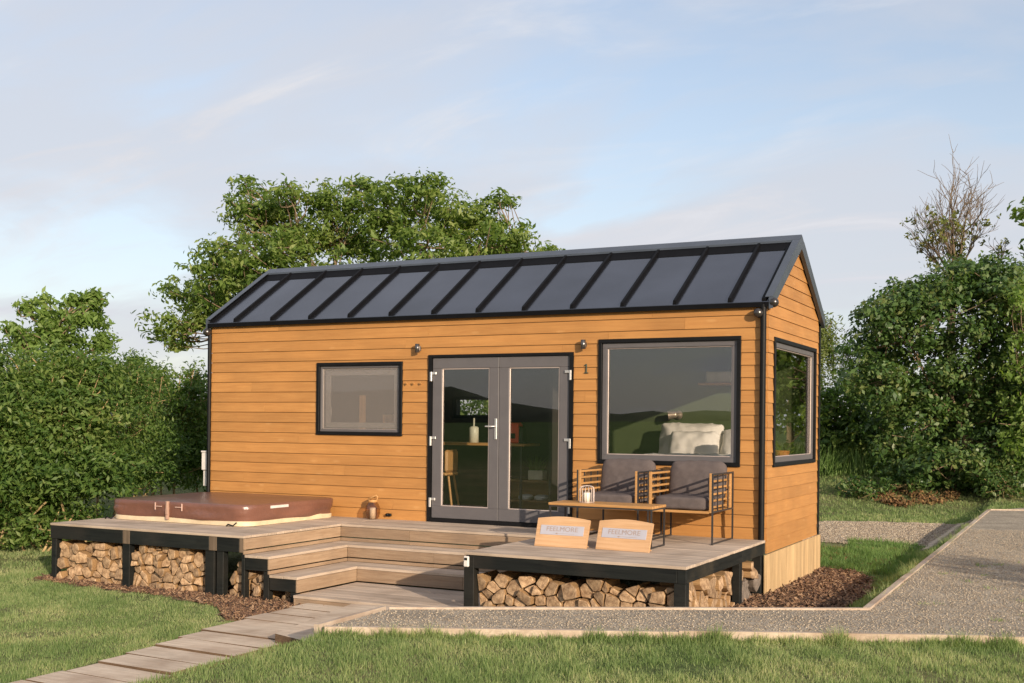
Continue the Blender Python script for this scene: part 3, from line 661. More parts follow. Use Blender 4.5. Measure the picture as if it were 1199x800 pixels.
bm = MB(); bm.box(5.765, 5.780, -.026, -.019, 1.876, 1.975, bev=.002); bm.box(5.744, 5.801, -.026, -.019, 1.863, 1.875, bev=.002)
bm.prism([(5.7645, -.019, 1.975), (5.7645, -.019, 1.955), (5.745, -.019, 1.947), (5.745, -.019, 1.957)], (0, -.007, 0)); bm.build('house_number', NUMM, house)
for x in (3.262, 3.365, 3.475):
    bm = MB(); bm.tube([(x, -.012, 1.755), (x+.004, -.045, 1.75), (x+.012, -.055, 1.775)], [.010, .007, .009], 6); bm.build('coat_hook', TEAK, house)
bm = MB(); bm.box(2.985, 3.055, -.05, -.017, .04, .075, bev=.006); bm.lathe([(0.001, .045), (.02, .045), (.02, 0)], (3.0, -.016, .058), 10, axis='y'); bm.build('socket_cover', BLACK, house)
for x, z in ((3.452, 2.207), (5.753, 2.205)):
    bm = MB(); bm.lathe([(.001, -.055), (.030, -.055), (.030, .055), (.024, .055), (.024, .03), (.001, .03)], (x, -.078, z), 16); bm.box(x-.02, x+.02, -.05, -.012, z-.03, z+.03, bev=.004)
    bm.build('wall_light', plain('wall_light_metal', (.16, .15, .145), .3, .8, .1), house)
for c, yw_ in (((7.845, -.075, 2.505), 0), ((L_+.075, -.03, 2.62), 1), ((-.03, -.085, 2.505), 0)):
    bm = MB(); bm.sphere(c, .056, 18); bm.tube([(c[0], c[1], c[2]), (c[0]-(.06 if yw_ else 0), c[1]+(0 if yw_ else .06), c[2]+.01)], .022, 10)
    g = bm.build('spot_lamp', plain('gunmetal_globe', (.10, .09, .085), .28, .8, .15), house)
bm = MB(); bm.box(-.185, -.016, .0, .13, .55, .80, bev=.008); bm.box(-.17, -.016, .02, .11, .32, .545, bev=.008); bm.box(-.19, -.016, -.005, .14, .802, .825, bev=.003); bm.build('meter_box', WHITEP, house)

# ------------------------------------------------------------------ decks
def boards(bm, x0, x1, y0, y1, zt, along='x', w=.14, th=.028, gap=.005):
    a, b = (y0, y1) if along == 'x' else (x0, x1); n = max(1, round((b-a)/w)); w = (b-a)/n
    for i in range(n):
        s, t = a+i*w+gap/2, a+(i+1)*w-gap/2; dz = random.uniform(-.0015, .0015)
        if along == 'x': bm.box(x0, x1, s, t, zt-th+dz, zt+dz, bev=.003)
        else: bm.box(s, t, y0, y1, zt-th+dz, zt+dz, bev=.003)
LX1 = 2.90; SYB = -.93
deckL = empty('hot_tub_deck', (1.4, -1.4, -.70), 'raised weathered timber deck on black posts that carries the hot tub, left of the steps', 'deck')
bm = MB(); boards(bm, -.08, LX1-.0, -2.735, -.02, 0, 'x'); bm.build('deck_surface', DECKX, deckL)
bm = MB(); boards(bm, -.10, 2.92, -2.745, -2.722, -.005, 'x', .03, .024); 
bm = MB(); 
for a, b in ((-.08, 1.10), (1.215, 2.40), (2.515, 2.83)): bm.box(a, b, -2.728, -2.69, -.185, -.03, bev=.003)
bm.box(-.078, -.04, -2.689, -.03, -.185, -.03); bm.build('fascia_beam', CHAR, deckL)
bm_unused = 0; JOIST = wood('aged_joist', (.10, .07, .045), (.20, .145, .10), 'z', .8)
for a, b in ((1.102, 1.213), (2.402, 2.513), (2.832, 2.90)):
    bm = MB(); bm.box(a, b, -2.726, -2.688, -.185, -.03, bev=.003); bm.build('joist_end', JOIST, deckL)
for a, b in ((-.075, .005), (1.09, 1.20), (2.34, 2.47), (2.505, 2.60), (2.855, 2.90)):
    bm = MB(); bm.box(a, b, -2.715, -2.63, -.74, -.187, bev=.004); bm.build('post', CHAR, deckL)
for a in (-.075, 1.09, 2.34):
    bm = MB(); bm.box(a, a+.09, -.35, -.26, -.74, -.187); bm.build('post', CHAR, deckL)
# entrance landing and steps
steps = empty('entrance_steps', (4.3, -1.4, -.70), 'L-shaped weathered timber steps with landing up to the glazed cabin door', 'steps')
bm = MB(); boards(bm, LX1+.004, 5.682, SYB-.0, -.02, 0, 'x'); bm.build('landing', DECKX, steps)
TZ = [-.205, -.40, -.58]; EX = [LX1, 3.24, 3.62]; EY = [SYB, -1.27, -1.62]
for k in range(2):
    # tread k from EX[k] to EX[k+1]
    bm = MB(); boards(bm, EX[k]+.012, EX[k+1]+.012, -2.735, EY[k+1]-.004, TZ[k], 'y', .17, .03)
    t1 = bm.build('tread', DECKY, steps)
    bm = MB(); boards(bm, EX[k]+.012, 5.682, EY[k+1]-.012, EY[k]-.012, TZ[k], 'x', .17, .03); bm.build('tread', DECKX, steps)
zt = [0]+TZ
for k in range(3):
    zb, za = zt[k+1], zt[k]-.032
    h = za-zb; zs = [(zb+.002, zb+h*.24), (zb+h*.24+.013, za)]
    if k == 2: zs = [(zb+.012, za)]
    if k == 2: zs = [(zb+.014, za)]
    bx = MB(); by = MB()
    for (p, q) in zs:
        bx.box(EX[k]-.012, EX[k]+.010, -2.73, EY[k]-.012, p, q, bev=.002)
        for xa, xb in ((EX[k]+.0105, EX[k]+1.0+.2*k), (EX[k]+1.003+.2*k, 5.682)): by.box(xa, xb, EY[k]-.011, EY[k]+.011, p, q, bev=.002)
    bx.build('riser', RISEY, steps); by.build('riser', RISEX, steps)
bm = MB(); boards(bm, 3.634, 5.70, -2.81, EY[2]-.014, TZ[2], 'x', .145, .03); bm.build('bottom_platform', DECKX, steps)
bm = MB(); bm.box(3.66, 5.70, -2.80, -2.775, -.74, TZ[2]-.033, bev=.003); bm.build('platform_fascia', RISEX, steps)
bm = MB(); bm.box(3.634, 3.657, -2.80, -1.64, -.74, TZ[2]-.033, bev=.003); bm.build('platform_fascia', RISEY, steps)
for (xa, xb, z1_) in ((2.915, 3.235, TZ[0]-.033), (3.25, 3.60, TZ[1]-.033)):
    bm = MB(); bm.box(xa, xb, -2.725, -2.69, z1_-.13, z1_, bev=.003); bm.build('step_beam', CHAR, steps)
    bm = MB(); bm.box(xb-.075, xb, -2.715, -2.64, -.74, z1_-.132, bev=.003); bm.build('post', CHAR, steps)
# terrace deck
RX0, RX1, RY = 5.69, 7.945, -2.80
deckR = empty('terrace_deck', (6.8, -1.4, -.70), 'raised timber terrace with black fascia beams below the large window, right of the steps', 'deck')
bm = MB(); boards(bm, RX0, RX1, RY, -.05, .002, 'x'); bm.build('deck_surface', DECKX, deckR)
bm = MB(); bm.box(RX0+.06, 7.86, RY+.002, RY+.04, -.15, -.030, bev=.003); bm.box(7.863, RX1-.002, RY+.003, RY+.04, -.152, -.031, bev=.003); bm.build('fascia_beam', CHAR, deckR)
bm = MB(); bm.box(7.905, RX1-.004, RY+.042, -.95, -.15, -.030, bev=.003); bm.box(7.905, RX1-.003, -.945, -.06, -.148, -.031, bev=.003); bm.build('fascia_beam', wood('charred_side', (.006, .007, .006), (.02, .02, .017), 'y', .6, .2, 1, .2, (.09, .07, .045), spec=.25), deckR)
bm = MB(); bm.box(RX0, RX0+.020, RY+.001, -1.64, -.16, -.031, bev=.003); bm.box(RX0, RX0+.02, -1.62, -.05, -.4, -.031); bm.build('side_board', RISEY, deckR)
for (a, b, c, d) in ((RX0, RX0+.11, RY, RY+.11), (7.83, 7.94, RY+.005, RY+.11), (7.85, 7.93, -1.02, -.92), (7.83, 7.93, -.18, -.06), (5.72, 5.8, -.3, -.2)):
    bm = MB(); bm.box(a, b, c, d, -.74, -.152 if a > RX0+.01 else -.033, bev=.004); bm.build('post', CHAR, deckR)
kb = MB(); kb.box(5.70, 5.755, RY-.03, RY-.001, -.14, -.035, bev=.008)
kbo = kb.build('key_safe', WHITEP, loc=(5.7275, RY-.001, -.09)); tag(kbo, 'small white key box with dark display fixed on the terrace corner post', 'key box')
bm = MB(); bm.box(5.711, 5.744, RY-.033, RY-.0305, -.075, -.05, bev=.002); bm.build('display', BLACK, kbo)

# ------------------------------------------------------------------ boardwalk and edging
walk = empty('boardwalk', (4.6, -5.0, -.74), 'low boardwalk of separate wide planks laid across the lawn to the steps', 'boardwalk')
y = -2.845; k = 0; rw = random.Random(11)
def wx(y): return 4.17-.36*float(ss(-6.2, -3.2, np.array(y))) if True else 0
while y > -9.3:
    wdt = .322+rw.uniform(-.012, .012); y0 = y-wdt; sk = rw.uniform(-.012, .012)+.02
    xl = wx(y)+.05-rw.uniform(-.02, .03); xr = (5.03+rw.uniform(-.03, .03)) if y < -4.55 else 5.60+(y+2.85)*.33
    zt_ = -.642-.0*k+rw.uniform(-.006, .006)
    if y > -4.5: zt_ = -.64+rw.uniform(-.005, .005)
    bm = MB(); bm.prism([(xl, y0+sk, zt_-.045), (xr, y0-sk, zt_-.045), (xr, y-sk, zt_-.045), (xl, y+sk, zt_-.045)], (rw.uniform(-.004, .004), 0, .045+rw.uniform(-.004, .004)))
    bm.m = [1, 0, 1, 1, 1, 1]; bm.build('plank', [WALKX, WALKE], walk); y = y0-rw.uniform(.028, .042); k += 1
for xx in (4.3, 4.85):
    bm = MB(); bm.box(xx, xx+.07, -9.3, -2.9, -.77, -.69); bm.build('bearer', CHAR, walk)
sb = MB(); sb.prism([(4.94, -4.74, -.642), (5.42, -4.90, -.642), (5.72, -4.80, -.642), (5.72, -4.26, -.642), (4.97, -2.98, -.642), (4.58, -3.10, -.642)], (0, 0, .087))
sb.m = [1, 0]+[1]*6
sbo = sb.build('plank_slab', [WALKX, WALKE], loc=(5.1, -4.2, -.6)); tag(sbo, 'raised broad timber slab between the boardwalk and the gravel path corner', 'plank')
def edging(p, q, z0, z1, w, mat, label, off=0):
    d = Vector((q[0]-p[0], q[1]-p[1], 0)); l = d.length; t = d.normalized(); n = Vector((-t.y, t.x, 0))
    root = empty('path_edging', (p[0], p[1], z0), label, 'edging', 'timber boards edging the gravel path')
    s = 0; r = random.Random(int(l*100))
    while s < l:
        e_ = min(s+r.uniform(2.2, 3.2), l)
        if l-e_ < .8: e_ = l
        a = Vector((p[0], p[1], 0))+t*(s+.002)+n*off; b = Vector((p[0], p[1], 0))+t*(e_-.002)+n*off; dz = r.uniform(-.006, .006)
        bm = MB(); bm.prism([(a.x, a.y, z0), (a.x+n.x*w, a.y+n.y*w, z0), (a.x+n.x*w, a.y+n.y*w, z1+dz), (a.x, a.y, z1+dz)], b-a); bm.build('board', mat, root); s = e_
    return root
edging(A_, G_, -.50, -.335, .05, EDGEX, 'pale timber edging along the near side of the gravel path, next to the front lawn', -.05)
edging((A_[0]-.045, A_[1]-.03), (B_[0]-.045, B_[1]+.02), -.56, -.333, .045, EDGEY, 'short pale timber edging closing the left end of the gravel path', 0)
edging(B_, C_, -.62, -.335, .045, EDGEX, 'pale timber edging between the gravel path and the terrace deck', 0)
edging(C_, D_, -.55, -.333, .06, EDGEY, 'long pale timber edging running back from the path corner beside the grass strip', 0)
edging(D_, (26, 19.5), -.55, -.335, .05, EDGEX, 'far timber edging where the gravel path meets the back lawn', 0)

# ------------------------------------------------------------------ firewood
def logend():
    m, nt, p = newmat('log_end_grain'); L = nt.links.new; oi = N(nt, 'ShaderNodeObjectInfo'); tcn = N(nt, 'ShaderNodeTexCoord')
    nz = N(nt, 'ShaderNodeTexNoise'); nz.inputs['Scale'].default_value = 22; nz.inputs['Detail'].default_value = 6; L(tcn.outputs['Object'], nz.inputs['Vector'])
    wv = N(nt, 'ShaderNodeTexWave'); wv.wave_type = 'RINGS'; wv.rings_direction = 'SPHERICAL'; wv.inputs['Scale'].default_value = 16; wv.inputs['Distortion'].default_value = 5; L(tcn.outputs['Object'], wv.inputs['Vector'])
    cr = N(nt, 'ShaderNodeValToRGB'); L(nz.outputs['Fac'], cr.inputs[0]); el = cr.color_ramp.elements; el[0].position = .3; el[0].color = (.22, .125, .065, 1); el[1].position = .65; el[1].color = (.52, .35, .205, 1)
    a = N(nt, 'ShaderNodeMapRange'); L(oi.outputs['Random'], a.inputs[0]); a.inputs[3].default_value = .62; a.inputs[4].default_value = 1.25
    b = N(nt, 'ShaderNodeMapRange'); L(wv.outputs['Fac'], b.inputs[0]); b.inputs[3].default_value = .86; b.inputs[4].default_value = 1.05
    m1 = N(nt, 'ShaderNodeMath', op='MULTIPLY'); L(a.outputs[0], m1.inputs[0]); L(b.outputs[0], m1.inputs[1])
    mm = N(nt, 'ShaderNodeMix', data_type='RGBA', blend_type='MULTIPLY'); mm.inputs[0].default_value = 1; L(cr.outputs[0], mm.inputs[6]); L(m1.outputs[0], mm.inputs[7]); L(mm.outputs[2], p.inputs['Base Color'])
    p.inputs['Roughness'].default_value = .9; bu = N(nt, 'ShaderNodeBump'); bu.inputs['Strength'].default_value = .9; bu.inputs['Distance'].default_value = .01; L(nz.outputs['Fac'], bu.inputs['Height']); L(bu.outputs[0], p.inputs['Normal'])
    return m
LOGEND = logend(); LOGSIDE = wood('split_log_side', (.22, .13, .06), (.46, .28, .13), 'x', .9, .25, 2, bump=.8)
GAP = .0055
LOGGREY = plain('weathered_log', (.16, .125, .10), .9, 0, .35, 14, .8)
LOGGEND = plain('weathered_log_end', (.20, .16, .13), .9, 0, .3, 20, .8)
def clip(poly, p, n):
    out_ = []
    for i in range(len(poly)):
        a, b = poly[i], poly[(i+1) % len(poly)]; da = (a[0]-p[0])*n[0]+(a[1]-p[1])*n[1]; db = (b[0]-p[0])*n[0]+(b[1]-p[1])*n[1]
        if da <= 0: out_.append(a)
        if da*db < 0: t = da/(da-db); out_.append((a[0]+(b[0]-a[0])*t, a[1]+(b[1]-a[1])*t))
    return out_
def stack(u0, u1, z0, ztop, size, put, dep, label, group, seed, grey=None, ragged=.05):
    r = random.Random(seed); pts = []; row = 0; z = z0+size*.3
    while z < ztop(.5*(u0+u1))+.1:
        u = u0+size*(.15 if row % 2 else .55)
        while u < u1: pts.append((u+r.uniform(-.38, .38)*size, z+r.uniform(-.38, .38)*size)); u += size*r.uniform(.75, 1.45)
        z += size*.82; row += 1
    n = 0; W8 = [r.uniform(-.26, .26)*size for _ in pts]
    for i, p in enumerate(pts):
        if p[1] > ztop(p[0])-size*.15 or p[0] < u0 or p[0] > u1: continue
        poly = [(u0, z0), (u1, z0), (u1, ztop(u1)+.03), (u0, ztop(u0)+.03)]
        poly = clip(poly, (p[0], ztop(p[0])+r.uniform(-.01, .03)), (r.uniform(-.35, .35), 1))
        for j, q in enumerate(pts):
            if j != i and abs(q[0]-p[0]) < 3*size and abs(q[1]-p[1]) < 3*size:
                d = (q[0]-p[0], q[1]-p[1]); ln = math.hypot(*d)
                if ln < 1e-6: continue
                sh_ = (W8[i]-W8[j])*.5*min(1, ln/size)-GAP; mid_ = ((p[0]+q[0])/2+d[0]/ln*sh_, (p[1]+q[1])/2+d[1]/ln*sh_); poly = clip(poly, mid_, d)
        if len(poly) < 3: continue
        ar = abs(sum(poly[k][0]*poly[(k+1) % len(poly)][1]-poly[(k+1) % len(poly)][0]*poly[k][1] for k in range(len(poly))))/2
        if ar < size*size*.12: continue
        cx_ = sum(q[0] for q in poly)/len(poly); cz_ = sum(q[1] for q in poly)/len(poly)
        # resample with chamfered corners and slight irregularity
        pp = []
        for k in range(len(poly)):
            a, b = poly[k], poly[(k+1) % len(poly)]; le = math.hypot(b[0]-a[0], b[1]-a[1])
            if le < .012: pp.append(((a[0]+b[0])/2, (a[1]+b[1])/2)); continue
            for t in ((.14, .86) if le < .06 else (.09, .5, .91)):
                pp.append((a[0]+(b[0]-a[0])*t+r.uniform(-.0035, .0035), a[1]+(b[1]-a[1])*t+r.uniform(-.0035, .0035)))
        o0 = r.uniform(-ragged, ragged); tl = (r.uniform(-.25, .25), r.uniform(-.25, .25)); m = len(pp); v = []
        ins = [((q[0]-cx_)*.90+cx_, (q[1]-cz_)*.90+cz_) for q in pp]
        f_ = lambda q, e: o0+tl[0]*(q[0]-cx_)+tl[1]*(q[1]-cz_)-e
        v = [put(q[0], f_(q, 0), q[1]) for q in ins]+[put(q[0], f_(q, .006), q[1]) for q in pp]+[put(q[0], -dep, q[1]) for q in pp]+[put(cx_, f_((cx_, cz_), -.003), cz_)]
        bm = MB(); bm.add(v, [(3*m, k, (k+1) % m) for k in range(m)]+[(k, m+k, m+(k+1) % m, (k+1) % m) for k in range(m)], 0)
        bm.f += [(m+k, 2*m+k, 2*m+(k+1) % m, m+(k+1) % m) for k in range(m)]; bm.m += [1]*m; bm.sm += [False]*m
        bm.f.append(tuple(2*m+k for k in range(m))); bm.m.append(1); bm.sm.append(False)
        c = put(cx_, 0, cz_); g_ = grey and grey(cx_, cz_)
        o = bm.build('firewood_log', [LOGGEND, LOGGREY] if g_ else [LOGEND, LOGSIDE], loc=c)
        bmm = __import__('bmesh').new(); bmm.from_mesh(o.data); __import__('bmesh').ops.recalc_face_normals(bmm, faces=bmm.faces[:]); bmm.to_mesh(o.data); bmm.free()
        tag(o, label if not g_ else 'dark weathered log at the bottom of the side stack beside the gable skirting', 'log', group if not g_ else 'dark weathered logs beside the gable'); n += 1
    return n
pf = lambda y: (lambda u, o, z: (u, y-o, z))
NL = []
NL.append(stack(.012, 1.082, -.70, lambda u: -.20, .112, pf(-2.66), .3, 'split log stacked in the leftmost bay under the hot tub deck', 'logs in the leftmost bay', 1))
NL.append(stack(1.205, 2.335, -.70, lambda u: -.20-.012*math.sin(u*9), .114, pf(-2.66), .3, 'split log stacked in the second, widest bay under the hot tub deck', 'logs in the second bay', 2))
NL.append(stack(2.603, 2.85, -.70, lambda u: -.30-.05*math.cos((u-2.7)*20), .10, pf(-2.64), .3, 'split log in the narrow pile left of the steps, between two black posts', 'logs in the narrow third bay', 3))
NL.append(stack(2.905, 3.155, -.71, lambda u: -.40, .10, pf(-2.63), .3, 'split log in the small pile under the upper step', 'logs under the upper step', 4))
NL.append(stack(3.28, 3.52, -.71, lambda u: -.575, .085, pf(-2.62), .25, 'split log in the tiny heap under the lowest step tread', 'logs under the lower step', 5))
NL.append(stack(5.81, 7.815, -.66, lambda u: -.185-.045*abs(math.sin(u*5.3)), .122, pf(-2.70), .35, 'large split log in the long stack under the front of the terrace', 'logs under the terrace front', 6, ragged=.04))
def pg(u, o, z): return (7.87+o, u, z)
NL.append(stack(-2.66, -1.04, -.66, lambda u: -.175-.03*abs(math.sin(u*7)), .14, pg, .3, 'pale split log in the stack on the gable side under the terrace', 'logs under the terrace side', 8, ragged=.05))
NL.append(stack(-.90, -.10, -.66, lambda u: -.17-.06*abs(math.sin(u*5)), .13, pg, .3, 'pale split log in the rear pile on the terrace side, next to the skirting', 'logs in the rear side pile', 9, grey=lambda u, z: z < -.37, ragged=.08))
print('LOGS', NL)

# ------------------------------------------------------------------ hot tub
tub = empty('hot_tub', (1.15, -1.0, 0), 'square hot tub sunk in the left deck, closed with a brown vinyl cover', 'hot tub')
def rrect(x0, x1, y0, y1, r, n=6):
    P = []
    for (cx_, cy_, a) in ((x1-r, y0+r, -90), (x1-r, y1-r, 0), (x0+r, y1-r, 90), (x0+r, y0+r, 180)):
        for k in range(n+1): t = R(a+90*k/n); P.append((cx_+r*math.cos(t), cy_+r*math.sin(t)))
    return P
def loft(bm, rings, cap=True, m=0, smooth=True):
    n = len(rings[0]); v = [p for r_ in rings for p in r_]
    bm.add(v, [(i*n+j, i*n+(j+1) % n, (i+1)*n+(j+1) % n, (i+1)*n+j) for i in range(len(rings)-1) for j in range(n)], m, smooth)
    if cap: bm.add(rings[-1], [tuple(range(n))], m)
def dense(P, k=5):
    o_ = []
    for i in range(len(P)):
        a, b = P[i], P[(i+1) % len(P)]; L2 = math.hypot(b[0]-a[0], b[1]-a[1]); m = max(1, int(L2/.06))
        for j in range(m): o_.append((a[0]+(b[0]-a[0])*j/m, a[1]+(b[1]-a[1])*j/m))
    return o_
bm = MB(); base = dense(rrect(.03, 2.26, -1.93, -.09, .20))
def ring(off, z, wob=0, zw=0):
    cx_, cy_ = 1.17, -1.0; o_ = []
    for i, (x, y) in enumerate(base):
        s = 1+off; w = wob*noise.noise(Vector((x*2.2, y*2.2, z*6+3)))
        o_.append((cx_+(x-cx_)*(s+w), cy_+(y-cy_)*(s+w), z+zw*noise.noise(Vector((x*1.6, y*1.6, 9)))))
    return o_
bm = MB(); loft(bm, [ring(-.005, .004), ring(-.005, .05), ring(-.03, .075)]); bm.build('tub_shell', CREAM, tub)
bm = MB(); loft(bm, [ring(-.012, .055, .0, .02), ring(.004, .072, .035, .045), ring(.009, .105, .045, .04), ring(.010, .14, .035, .02), ring(.004, .175, .012), ring(.006, .19, .004), ring(.008, .235, .002), ring(.000, .252, 0), ring(-.03, .256, 0, .004), ring(-.5, .266, 0, .006)])
cov = bm.build('tub_cover', VINYL, tub); cov.data.polygons.foreach_set('use_smooth', [True]*len(cov.data.polygons))
bm = MB(); bm.box(1.03, 1.06, -1.968, -1.93, .04, .262, bev=.003); bm.box(1.035, 1.075, -1.976, -1.967, .10, .17, bev=.003); bm.build('strap', plain('strap_tan', (.42, .26, .19), .5), cov)
STITCH = plain('stitching', (.50, .33, .27), .6)
for x in (.84, 1.27):
    bm = MB(); bm.box(x, x+.012, -1.957, -1.94, .15, .24, bev=.002); bm.box(x+.013 if x < 1 else x-.10, x+.11 if x < 1 else x-.001, -1.955, -1.94, .19, .20); bm.build('seam_tape', STITCH, cov)
M_ = Matrix.Translation((2.272, -1.33, .215)); bm = MB(); bm.box(-.004, .004, -.17, .17, -.016, .016, mat=M_); bm.build('label_strip', WHITEP, cov)
for c in ((.10, -1.99), (2.05, -1.975)):
    bm = MB(); bm.tube([(c[0]-.05, c[1], .008), (c[0]-.02, c[1]-.01, .03), (c[0]+.03, c[1]+.02, .012), (c[0]+.06, c[1]+.05, .05)], .009, 6); bm.build('strap_end', BLACK, tub)

# ------------------------------------------------------------------ soft shapes
def cushion(c, sx, sy, sz, e=.28, n=14, wr=.006, seed=0, rot=None, pinch=0):
    bm = MB(); vs = []; idx = {}
    def sp(a, p): return math.copysign(abs(a)**p, a)
    def vert(k):
        if k in idx: return idx[k]
        v = Vector(k)/n*2-Vector((1, 1, 1))
        # cube to superellipsoid
        pw = 2/e; l = (abs(v.x)**pw+abs(v.y)**pw+abs(v.z)**pw)**(1/pw); u = v/l
        th = 1.0
        if pinch:
            rr_ = max(abs(u.x), abs(u.z)); th = 1-pinch*rr_**5
        p = Vector((u.x*sx/2, u.y*sy/2*th, u.z*sz/2)); nn = noise.noise(Vector((p.x*9+seed, p.y*9, p.z*9)))+.5*noise.noise(Vector((p.x*22+seed, p.y*22, p.z*22)))
        p += u.normalized()*nn*wr
        if rot is not None: p = rot @ p
        idx[k] = len(bm.v); bm.v.append(tuple(p+Vector(c))); return idx[k]
    for ax in range(3):
        for sd in (0, n):
            for i in range(n):
                for j in range(n):
                    q = []
                    for (a, b) in ((i, j), (i+1, j), (i+1, j+1), (i, j+1)):
                        k = [0, 0, 0]; k[ax] = sd; k[(ax+1) % 3] = a; k[(ax+2) % 3] = b; q.append(vert(tuple(k)))
                    bm.f.append(tuple(q if sd else q[::-1])); bm.m.append(0); bm.sm.append(True)
    return bm

# ------------------------------------------------------------------ armchairs (built once, copied)
def make_chair(loc, label, grp):
    root = bpy.data.objects.new('armchair', None); COL.objects.link(root); ORG[root] = Vector((0, 0, 0)); tag(root, label, 'armchair', grp)
    w, d = .73, .775; hw = w/2
    bm = MB()
    for s in (-1, 1):
        x = s*(hw-.008)
        for (ya, yb, za, zb) in ((-d/2, -d/2+.02, 0, .75), (d/2-.02, d/2, 0, .75)): bm.box(x-.008, x+.008, ya, yb, za, zb)
        bm.box(x-.007, x+.007, -d/2+.02, d/2-.02, 0.002, .018); bm.box(x-.007, x+.007, -d/2+.02, d/2-.02, .732, .749); bm.box(x-.007, x+.007, -d/2+.02, d/2-.02, .335, .352)
        for k in range(1, 4): yy = -d/2+d*k/4; bm.box(x-.006, x+.006, yy-.005, yy+.005, .352, .732)
    bm.box(-hw+.016, hw-.016, d/2-.022, d/2-.002, .72, .74); bm.box(-hw+.016, hw-.016, d/2-.022, d/2-.002, .335, .352); bm.box(-hw+.016, hw-.016, d/2-.02, d/2-.004, .54, .556)
    bm.build('frame', STEEL, root)
    for s in (-1, 1):
        x = s*(hw-.030); a = MB()
        a.box(x-.013, x+.013, -d/2-.001, -d/2+.035, .335, .752, bev=.003); a.box(x-.013, x+.013, d/2-.07, d/2-.022, .335, .752, bev=.003)
        for k in range(6): z = .38+k*.0685; a.box(x-.011, x+.011, -d/2+.036, d/2-.071, z, z+.022, bev=.003)
        a.build('arm_slats', TEAK, root)
    bm = MB(); bm.box(-hw+.045, hw-.045, -d/2, -d/2+.03, .325, .352, bev=.003)
    for k in range(7): yy = -d/2+.06+k*.1; bm.box(-hw+.045, hw-.045, yy, yy+.05, .33, .35)
    bm.build('seat_rail', TEAK, root)
    cushion((0, -.045, .425), w-.10, d-.12, .15, .30, 16, .006, 3).build('seat_cushion', CUSH, root)
    rt = Matrix.Rotation(R(-12), 3, 'X'); cushion((0, d/2-.145, .645), w-.09, .15, .44, .32, 16, .012, 8, rt, .45).build('back_cushion', CUSH, root)
    root.location = loc; return root
GR = 'grey cushioned armchairs on the terrace'
ch1 = make_chair((6.405, -.495, .003), 'left armchair with charcoal cushions, behind the coffee table next to the door', GR)
ch2 = ch1.copy(); COL.objects.link(ch2); ch2.location = (7.235, -.495, .003); ch2['label'] = 'right armchair with charcoal cushions, against the cladding under the big window'
for c in ch1.children: k = c.copy(); COL.objects.link(k); k.parent = ch2
# table
tb = empty('coffee_table', (6.58, -1.39, 0), 'low rectangular coffee table with oiled wood top on thin dark steel legs', 'table')
tx0, tx1, ty0, ty1 = 6.03, 7.19, -1.60, -1.18
bm = MB(); 
for k in range(5):
    yy = ty0+k*(ty1-ty0)/5; bm.box(tx0, tx1, yy+.001, yy+(ty1-ty0)/5-.001, .405, .432, bev=.003)
bm.build('table_top', TEAK, tb)
for x in (tx0+.008, tx1-.024):
    for y in (ty0+.008, ty1-.024): bm = MB(); bm.box(x, x+.016, y, y+.016, .004, .404); bm.build('leg', STEEL, tb)
bm = MB()
for x in (tx0+.008, tx1-.024): bm.box(x, x+.016, ty0+.025, ty1-.025, .004, .018); bm.box(x, x+.016, ty0+.025, ty1-.025, .388, .404)
bm.box(tx0+.025, tx1-.025, ty0+.008, ty0+.022, .388, .4035); bm.box(tx0+.025, tx1-.025, ty1-.022, ty1-.008, .388, .4035); bm.build('table_frame', STEEL, tb)
# wire lantern
lx, ly, lz = 6.385, -1.40, .433
ln = empty('wire_lantern', (lx, ly, lz), 'small pale wire lantern holding a white candle, on the coffee table', 'lantern')
bm = MB(); rad = .078
for k in range(14):
    a = 2*math.pi*k/14; c_, s_ = math.cos(a), math.sin(a)
    bm.tube([(lx+rad*c_, ly+rad*s_, lz+.004), (lx+rad*c_, ly+rad*s_, lz+.14), (lx+rad*.85*c_, ly+rad*.85*s_, lz+.165), (lx+rad*.35*c_, ly+rad*.35*s_, lz+.178)], .0026, 5)
for z, rr_ in ((.004, rad), (.178, rad*.35)):
    bm.tube([(lx+rr_*math.cos(2*math.pi*k/20), ly+rr_*math.sin(2*math.pi*k/20), lz+z) for k in range(21)], .003, 5)
bm.build('wire_cage', WIRE, ln)
bm = MB(); bm.lathe([(.001, .005), (.036, .005), (.037, .10), (.033, .105), (.012, .10), (.001, .10)], (lx, ly, lz), 18); bm.tube([(lx, ly, lz+.10), (lx+.002, ly, lz+.118)], .002, 5); bm.build('candle', CANDLE, ln)
# jar lantern at the wall
jx, jy = 2.845, -.15
jr = empty('jar_lantern', (jx, jy, 0), 'dark glass jar lantern with pale candle and bent wooden handle, standing against the wall', 'lantern')
bm = MB(); bm.lathe([(.06, .003), (.085, .03), (.100, .10), (.097, .15), (.075, .20), (.055, .225), (.055, .25), (.050, .25), (.050, .222), (.070, .197), (.092, .15), (.094, .10), (.08, .034), (.058, .008), (.001, .008)], (jx, jy, 0), 24); bm.build('glass_jar', DARKG, jr)
bm = MB(); bm.lathe([(.001, .009), (.038, .009), (.038, .15), (.001, .152)], (jx, jy, 0), 18); bm.build('candle', CANDLE, jr)
bm = MB(); bm.lathe([(.058, .222), (.060, .222), (.060, .252), (.058, .252)], (jx, jy, 0), 20); bm.tube([(jx-.07, jy, .235), (jx-.055, jy-.01, .26), (jx, jy-.01, .285), (jx+.065, jy-.01, .31), (jx+.075, jy, .29), (jx+.058, jy, .24)], [.008, .013, .014, .013, .010, .006], 8); bm.build('handle', TEAK, jr)
